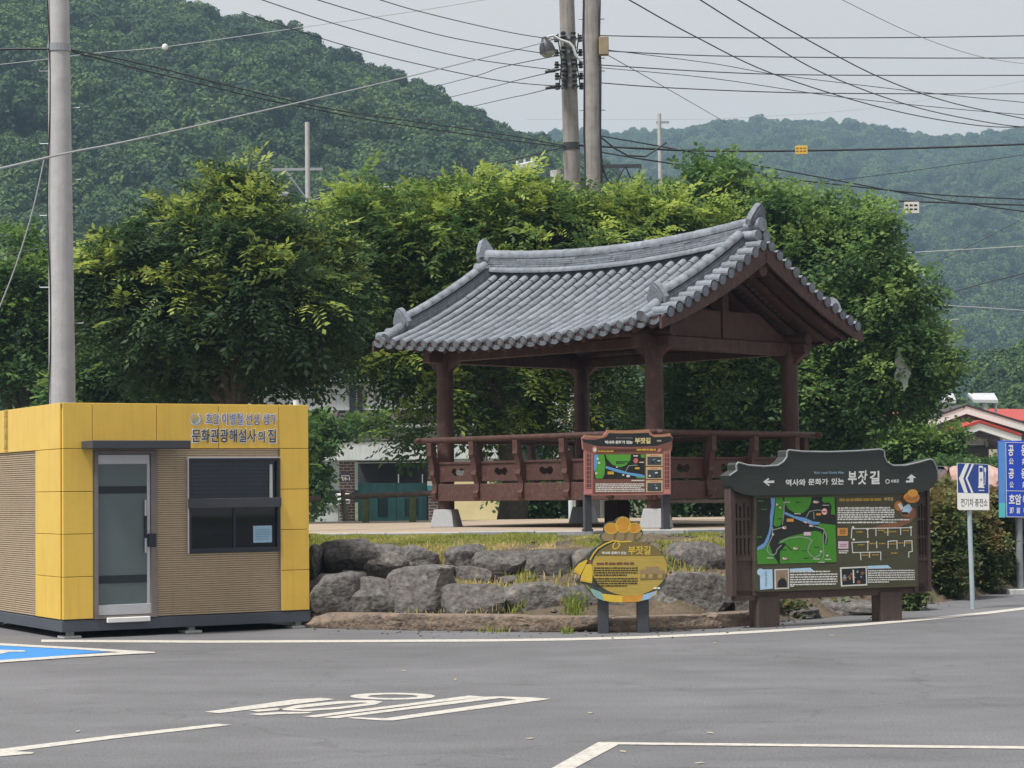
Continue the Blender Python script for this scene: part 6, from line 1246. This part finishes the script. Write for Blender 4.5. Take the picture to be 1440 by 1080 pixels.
mb = MB(); mb.add([(xa - .2, -.5, za), (xb, -.5, za - .6), (xb, 3, zb_), (xa, 3, zb_ + .25)], [(0, 1, 2, 3)]); mb.build('roof', RED, r2_); MB().box(xa, xb, 0, 3, 0, za - .65).build('wall', GREYC, r2_)
mr_ = empty('metal_canopy', at(1365, 690, 86), 'flat pale metal roof panels on short posts above the brick house', 'canopy'); q0 = Vector((at(1365, 690, 86).x, 86, .5)); mr_.matrix_basis = T(q0)
def mq(x, y): p = at(*z43(x, y), 86); return Vector((p.x - q0.x, 0, p.z - .5))
for pts in (((480, 574), (582, 574), (600, 524), (520, 524)), ((690, 570), (836, 572), (852, 522), (690, 522))):
    v = [mq(*p) for p in pts]; v[2].y = v[3].y = 1.2; v2 = [a - Vector((0, 0, .12)) for a in v]; MB().add(v + v2, [(0, 1, 2, 3), (7, 6, 5, 4), (0, 4, 5, 1), (1, 5, 6, 2), (2, 6, 7, 3), (3, 7, 4, 0)]).build('roof_panel', mat('pale_sheet_metal', (.48, .49, .51), .5), mr_)
for x in (535, 765, 828): p = mq(x, 574); MB().tube([(p.x, .2, 0), (p.x, .2, p.z - .1)], .12 if x < 800 else .05, 8).build('canopy_post', GREYC, mr_)
# dark car roof and pink granite boulder behind the shrubs
crY = 40; c0 = Vector((at(1296, 690, crY).x, crY + 1.5, 1.0)); car = empty('parked_car', T(c0) @ RZ(R(72)), 'dark parked car seen over the shrubs beside the guide board', 'car')
CARP = mat('dark_car_paint', (.02, .022, .026), .25, .05, spec=.6); CGL = flat('car_window_glass', (.03, .035, .04), .08, .6)
hr = at(1318, 656, crY).z - 1.0
sec = [(-2.1, .35), (-2.15, .62), (-2.0, .78), (-1.35, .86), (-.75, hr - .02), (-.1, hr + .02), (.75, hr - .03), (1.5, .9), (2.1, .82), (2.18, .5), (2.1, .3), (-2.0, .28)]
MB().prism(sec, -.85, .85).build('body', CARP, car, bevel=.06); MB().prism([(-1.2, .9), (-.72, hr - .08), (.70, hr - .09), (1.3, .92)], -.856, .856).build('side_window', CGL, car)
mb = MB(); mb.add([(-1.38, -.7, .875), (-1.38, .7, .875), (-.80, .62, hr - .03), (-.80, -.62, hr - .03)], [(0, 3, 2, 1)], 0, T((-.02, 0, .02))); mb.build('windscreen', CGL, car)
tire = MB().lathe([(.20, -.1), (.30, -.1), (.32, -.06), (.32, .06), (.30, .1), (.20, .1)], 20)
for x in (-1.35, 1.35):
    for y in (-.78, .78): wl = link('wheel', tire.mesh('wheel', flat('tyre_rubber', (.02, .02, .02), .9)), car, T((x, y, .32)) @ RX(R(90))); MB().lathe([(.21, -.08), (.21, .08)], 16).build('rim', STEEL, wl)
for px, py, w_, h_, nm in ((1348, 672, .62, .45, 'pink granite boulder behind the charging sign'), (1394, 668, .6, .42, 'pale pink granite boulder beside the direction sign')):
    p = at(px, py, 41); me = rock_mesh(w_, .7, h_ + .6, 700 + px, mat('pink_granite', (.50, .33, .29), .85, .15, 12, bump=.5, bscale=20)); o = link('granite_boulder', me, None, T(p - Vector((0, 0, .3)))); tag(o, nm, 'boulder')
cp2 = at(1266, 522, 43.9); mb = MB(); mb.prism([(-.02, .44), (.05, .36), (.08, .22), (.19, .10), (.24, -.06), (.17, -.16), (.14, -.30), (.05, -.44), (.03, -.24), (-.06, -.18), (-.16, -.22), (-.13, -.06), (-.08, .05), (-.11, .2)], 0, .006); pt = mb.build('plastic_sheet', flat('torn_pale_plastic', (.36, .39, .37), .4), None, T(cp2) @ RZ(R(12)) @ RX(R(-6))); tag(pt, 'torn pale plastic sheet caught in the tree', 'plastic sheet')

# ================================================================== TREES AND SHRUBS
def foliage(name, lobes, Y, n, mt, mode, L=.44, leaf=.135, tipp=.5, seed=1, parent=None, base=None, dark=.12, light=.5, flat_y=1.0, inner=.42, per=13, spread=.36):
    r = np.random.default_rng(seed); tot = sum(a[2]*a[3] for a in lobes); PV, AX, TT = [], [], []
    for (cx, cy, rx_, ry_, *dy) in lobes:
        k = Y / FPX; c = np.array(at(cx, cy, Y + (dy[0] if dy else 0))); rad = np.array([rx_*k, (rx_+ry_)*.5*k*flat_y, ry_*k]); m_ = max(8, int(n * rx_*ry_ / tot)); rad = np.maximum(rad - L * .5, rad * .45)
        q_ = max(2, m_ // per); d0 = r.normal(size=(q_, 3)); d0 /= np.linalg.norm(d0, axis=1)[:, None]; rr0 = 1 - inner * r.uniform(0, 1, q_) ** 1.7 + r.normal(size=q_) * .06
        lump = np.array([1 + .26 * noise.noise(Vector(x) * 2.6 + Vector((cx, cy, 0))) + .15 * noise.noise(Vector(x) * 6 + Vector((cy, cx, 0))) for x in d0]); nd = c + d0 * rad * (rr0 * lump)[:, None]
        ix = r.integers(0, q_, m_); of = r.normal(size=(m_, 3)); of /= np.linalg.norm(of, axis=1)[:, None]; of *= (spread * r.uniform(.2, 1, m_) ** .6)[:, None]; of[:, 2] *= .65
        d, rr = d0[ix], rr0[ix]; p = nd[ix] + of
        ax = d * .6 + of / spread * .8 + r.normal(size=(m_, 3)) * .35; ax[:, 2] -= .05; ax /= np.linalg.norm(ax, axis=1)[:, None]; d = d + of / spread * .45; d /= np.linalg.norm(d, axis=1)[:, None]
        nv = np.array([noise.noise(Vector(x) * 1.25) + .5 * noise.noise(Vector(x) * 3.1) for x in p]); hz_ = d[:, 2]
        t = dark + (light - dark) * np.clip(.42 + .30 * hz_ + .55 * nv + r.uniform(-.18, .18, m_), 0, 1)  # upward facing sprays tinted lighter, top light painted into the leaves
        sc = .60 * hz_ + .75 * nv - .18 * d[:, 1] + 1.2 * (rr - .85) + r.uniform(-.22, .22, m_); q = np.quantile(sc, 1 - tipp * .55); tipm = sc > q  # tip colour: young leaves, gathered upward as painted highlights too
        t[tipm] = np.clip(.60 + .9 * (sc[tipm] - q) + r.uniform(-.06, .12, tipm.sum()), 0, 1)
        PV.append(p); AX.append(ax); TT.append(t)
    p, a, t = np.concatenate(PV), np.concatenate(AX), np.concatenate(TT); S_ = len(p)
    up = np.array([0, 0, 1.0]) + r.normal(size=(S_, 3)) * .35; s = np.cross(a, up); s /= np.linalg.norm(s, axis=1)[:, None] + 1e-9; nn = np.cross(s, a); ls = (L * r.uniform(.5, 1.35, S_))[:, None]
    V, TI = [], []
    if mode == 'pinnate': offs = [(q / 5.0 + .1, sd) for q in range(5) for sd in (-1, 1)] + [(1.05, 0)]
    else: offs = [(q / 5.0, (-1) ** q) for q in range(5)]
    for f, sd in offs:
        pos = p + a * ls * f + np.array([0, 0, -1.0]) * ls * .30 * f * f; dr_ = (a * (.45 if sd else 1) + s * sd * .95 + r.normal(size=(S_, 3)) * (.12 if mode == 'pinnate' else .35)); dr_[:, 2] -= .22; dr_ /= np.linalg.norm(dr_, axis=1)[:, None]
        ll = (leaf * r.uniform(.75, 1.2, S_))[:, None] * (ls / L) ; w_ = np.cross(dr_, nn + r.normal(size=(S_, 3)) * .3); w_ /= np.linalg.norm(w_, axis=1)[:, None] + 1e-9; ww = ll * (.21 if mode == 'pinnate' else .30)
        V.append(np.stack([pos, pos + dr_*ll*.5 + w_*ww, pos + dr_*ll, pos + dr_*ll*.5 - w_*ww], 1)); TI.append(np.clip(t + r.normal(size=S_) * .05, 0, 1))
    V = np.concatenate(V).reshape(-1, 3)
    if base is not None: V = V - np.array(base)
    me = quad_mesh(name, V, np.arange(len(V)).reshape(-1, 4), mt, np.concatenate(TI)); return link(name, me, parent)
def tree(name, label, Y, trunk_px, zb, lobes, n, mt, mode, tr=.16, group=None, branch=True, crown='crown', **kw):
    b = Vector((at(trunk_px, 700, Y).x, Y, zb)); e_ = empty(name, b, label, 'shrub' if name.endswith(('shrub', 'bush', 'hedge')) else 'tree', group)
    foliage(crown, lobes, Y, n, mt, mode, parent=e_, base=b, **kw)
    if branch:
        mb = MB(); big = sorted(lobes, key=lambda l: -l[2]*l[3]); ctr = at(sum(l[0] for l in lobes)/len(lobes), sum(l[1] for l in lobes)/len(lobes), Y) - b; H = ctr.z
        fork = Vector((ctr.x*.25, 0, H*.45)); mb.tube([(0, 0, -.05), (tr*.3, 0, H*.15), fork*.6, fork], [tr*1.35, tr*1.05, tr*.95, tr*.85], 12)
        for l in lobes:
            if l[2] < 34: continue
            c = at(l[0], l[1], Y + (l[4] if len(l) > 4 else 0)) - b; mid = fork.lerp(c, .5) + Vector((random.uniform(-.2, .2), random.uniform(-.2, .2), .12)); mb.tube([fork*.95, fork.lerp(mid, .5) + Vector((0, 0, .08)), mid, c, c + (c - mid)*.2], [tr*.55, tr*.42, tr*.3, tr*.14, tr*.04], 7)
            for _ in range(3): q = c + Vector((random.uniform(-.7, .7)*l[2]*Y/FPX, random.gauss(0, .4), random.uniform(-.5, .6)*l[3]*Y/FPX)); mb.tube([mid, mid.lerp(q, .5) + Vector((0, 0, .05)), q], [tr*.2, tr*.12, tr*.03], 5)
        mb.build('trunk', BARK, e_, smooth='auto')
    return e_
LF1 = leafmat('ash_leaves', (.042, .086, .036), (.110, .200, .056), (.42, .52, .11), .5); LF1B = leafmat('bronze_tipped_leaves', (.028, .058, .030), (.076, .140, .046), (.38, .46, .10), .46)
LF2 = leafmat('cherry_leaves', (.054, .112, .048), (.120, .220, .072), (.26, .38, .11), .5); LF3 = leafmat('bush_leaves', (.045, .095, .036), (.10, .19, .055), (.22, .33, .08), .45)
LF4 = leafmat('azalea_leaves', (.052, .080, .034), (.125, .175, .058), (.27, .21, .09), .4)
t1 = [(320,290,55,50),(372,312,62,50,-.6),(250,335,85,50),(190,370,75,55,.4),(430,350,62,55,.5),(330,360,110,70,-.5),(170,430,60,55),(260,430,110,75,-.4),(400,420,100,80,-.8),(455,430,55,75,.6),(320,500,105,68,.2),(415,500,62,44,.5),(150,385,50,40,-.3),(230,510,60,40,.8),(350,250,35,26,-.2),(300,248,16,14,-.3),(160,345,24,18,-.2),(130,400,22,18),(480,365,20,24,.2),(120,455,20,16,-.2)]
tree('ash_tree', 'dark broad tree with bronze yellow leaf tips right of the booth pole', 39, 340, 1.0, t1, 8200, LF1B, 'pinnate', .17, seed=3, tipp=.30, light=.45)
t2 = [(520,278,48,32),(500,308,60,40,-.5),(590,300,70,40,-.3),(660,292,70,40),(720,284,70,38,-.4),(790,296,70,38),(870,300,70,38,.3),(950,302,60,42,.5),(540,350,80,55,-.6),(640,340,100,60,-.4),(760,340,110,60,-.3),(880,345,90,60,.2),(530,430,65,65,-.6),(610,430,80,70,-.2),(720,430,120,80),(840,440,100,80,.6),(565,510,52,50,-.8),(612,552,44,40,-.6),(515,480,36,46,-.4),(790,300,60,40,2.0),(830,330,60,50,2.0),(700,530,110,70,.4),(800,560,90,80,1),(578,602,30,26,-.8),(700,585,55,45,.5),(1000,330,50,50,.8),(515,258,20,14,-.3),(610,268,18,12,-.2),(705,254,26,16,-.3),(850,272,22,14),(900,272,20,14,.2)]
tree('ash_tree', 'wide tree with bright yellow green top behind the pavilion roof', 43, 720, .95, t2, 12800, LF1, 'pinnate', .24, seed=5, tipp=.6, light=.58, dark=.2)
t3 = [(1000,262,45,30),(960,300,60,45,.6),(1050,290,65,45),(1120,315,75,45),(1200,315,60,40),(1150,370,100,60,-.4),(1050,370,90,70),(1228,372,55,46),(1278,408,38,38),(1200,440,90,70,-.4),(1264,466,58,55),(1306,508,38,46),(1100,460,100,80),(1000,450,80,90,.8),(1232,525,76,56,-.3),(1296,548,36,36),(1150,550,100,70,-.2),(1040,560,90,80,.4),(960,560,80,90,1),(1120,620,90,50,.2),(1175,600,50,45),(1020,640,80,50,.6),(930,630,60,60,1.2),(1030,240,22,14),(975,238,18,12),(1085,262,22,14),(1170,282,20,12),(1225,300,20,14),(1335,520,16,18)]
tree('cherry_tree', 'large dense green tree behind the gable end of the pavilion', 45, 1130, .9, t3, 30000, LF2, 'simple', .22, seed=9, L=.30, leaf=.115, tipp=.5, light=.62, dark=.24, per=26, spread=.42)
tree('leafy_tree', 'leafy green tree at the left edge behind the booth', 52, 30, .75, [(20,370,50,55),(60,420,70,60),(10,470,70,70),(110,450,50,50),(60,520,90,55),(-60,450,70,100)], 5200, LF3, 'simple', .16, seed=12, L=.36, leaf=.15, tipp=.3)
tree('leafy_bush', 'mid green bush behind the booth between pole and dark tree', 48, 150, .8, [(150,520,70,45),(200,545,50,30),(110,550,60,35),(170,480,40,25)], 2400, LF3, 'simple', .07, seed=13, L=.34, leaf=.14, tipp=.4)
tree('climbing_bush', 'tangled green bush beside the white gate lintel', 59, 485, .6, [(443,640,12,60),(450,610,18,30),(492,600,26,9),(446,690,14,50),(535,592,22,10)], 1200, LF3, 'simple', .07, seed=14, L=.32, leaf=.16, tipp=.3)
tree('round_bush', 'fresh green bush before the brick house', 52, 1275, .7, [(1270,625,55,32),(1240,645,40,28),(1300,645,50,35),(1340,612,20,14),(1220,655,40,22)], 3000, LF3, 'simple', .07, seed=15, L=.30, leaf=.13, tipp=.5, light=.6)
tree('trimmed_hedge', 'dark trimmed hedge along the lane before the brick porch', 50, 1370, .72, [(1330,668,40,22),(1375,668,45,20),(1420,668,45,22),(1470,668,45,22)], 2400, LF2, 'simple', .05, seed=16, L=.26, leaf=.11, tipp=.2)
for k, (lb, yb, lab) in enumerate((([(740,690,50,35),(790,695,60,35),(850,690,50,40)], 56, 'low dark bush seen under the pavilion deck at centre'), ([(960,680,60,45),(1030,680,60,48),(1090,680,50,45)], 55, 'low dark bush seen through the right railing of the pavilion'))):
    tree('low_bush', lab, yb, lb[0][0], .62, lb, 1900, LF2, 'simple', .05, seed=20 + k, L=.32, leaf=.15, tipp=.15)
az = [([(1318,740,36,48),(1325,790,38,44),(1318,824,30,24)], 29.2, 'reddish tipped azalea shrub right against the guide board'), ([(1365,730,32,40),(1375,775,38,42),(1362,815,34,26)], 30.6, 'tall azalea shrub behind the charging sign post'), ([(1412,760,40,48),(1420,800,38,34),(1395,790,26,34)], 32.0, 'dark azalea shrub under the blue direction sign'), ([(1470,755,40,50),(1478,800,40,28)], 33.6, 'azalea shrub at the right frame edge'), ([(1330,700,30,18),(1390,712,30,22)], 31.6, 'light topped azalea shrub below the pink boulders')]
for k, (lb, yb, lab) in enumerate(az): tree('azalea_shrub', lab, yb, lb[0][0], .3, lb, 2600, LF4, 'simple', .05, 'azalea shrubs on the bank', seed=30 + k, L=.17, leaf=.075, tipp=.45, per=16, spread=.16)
for k, (px, py, rx_, ry_) in enumerate(((1110, 862, 20, 12), (1180, 858, 26, 14), (1275, 838, 20, 22))): tree('low_shrub', ('small weed clump behind the guide board leg', 'low dark weed clump under the middle of the guide board', 'dark low shrub below the guide board right column')[k], 25.4 + k*.7, px, .1, [(px, py, rx_, ry_)], 420, LF4, 'simple', .03, seed=40 + k, L=.14, leaf=.07, tipp=.1, spread=.12, branch=False)
# litter on the asphalt
for k, (x, y) in enumerate(((745, 1038), (567, 943), (640, 955), (830, 1002), (985, 1072), (1000, 1030), (110, 1028), (1005, 904), (1170, 893), (875, 1056))):
    p = ground(x, y, .008); o = MB().prism([(-.03, 0), (.0, -.012), (.035, .004), (.01, .02)], 0, .004).build('leaf_scrap', flat('dry_scrap', (.42, .36, .28)), None, T(p) @ RX(R(-86)) @ RY(R(k * 47)))
    tag(o, 'tiny dry scrap lying on the asphalt', 'litter', 'dry scraps on the asphalt')
# ---- haze volume (closed box round everything, the sky stays outside)
hz = MB().box(-4300, 4300, -200, 4300, -1.2, 285).build('haze', HZ); tag(hz, 'pale blue haze filling the valley air', kind='stuff')
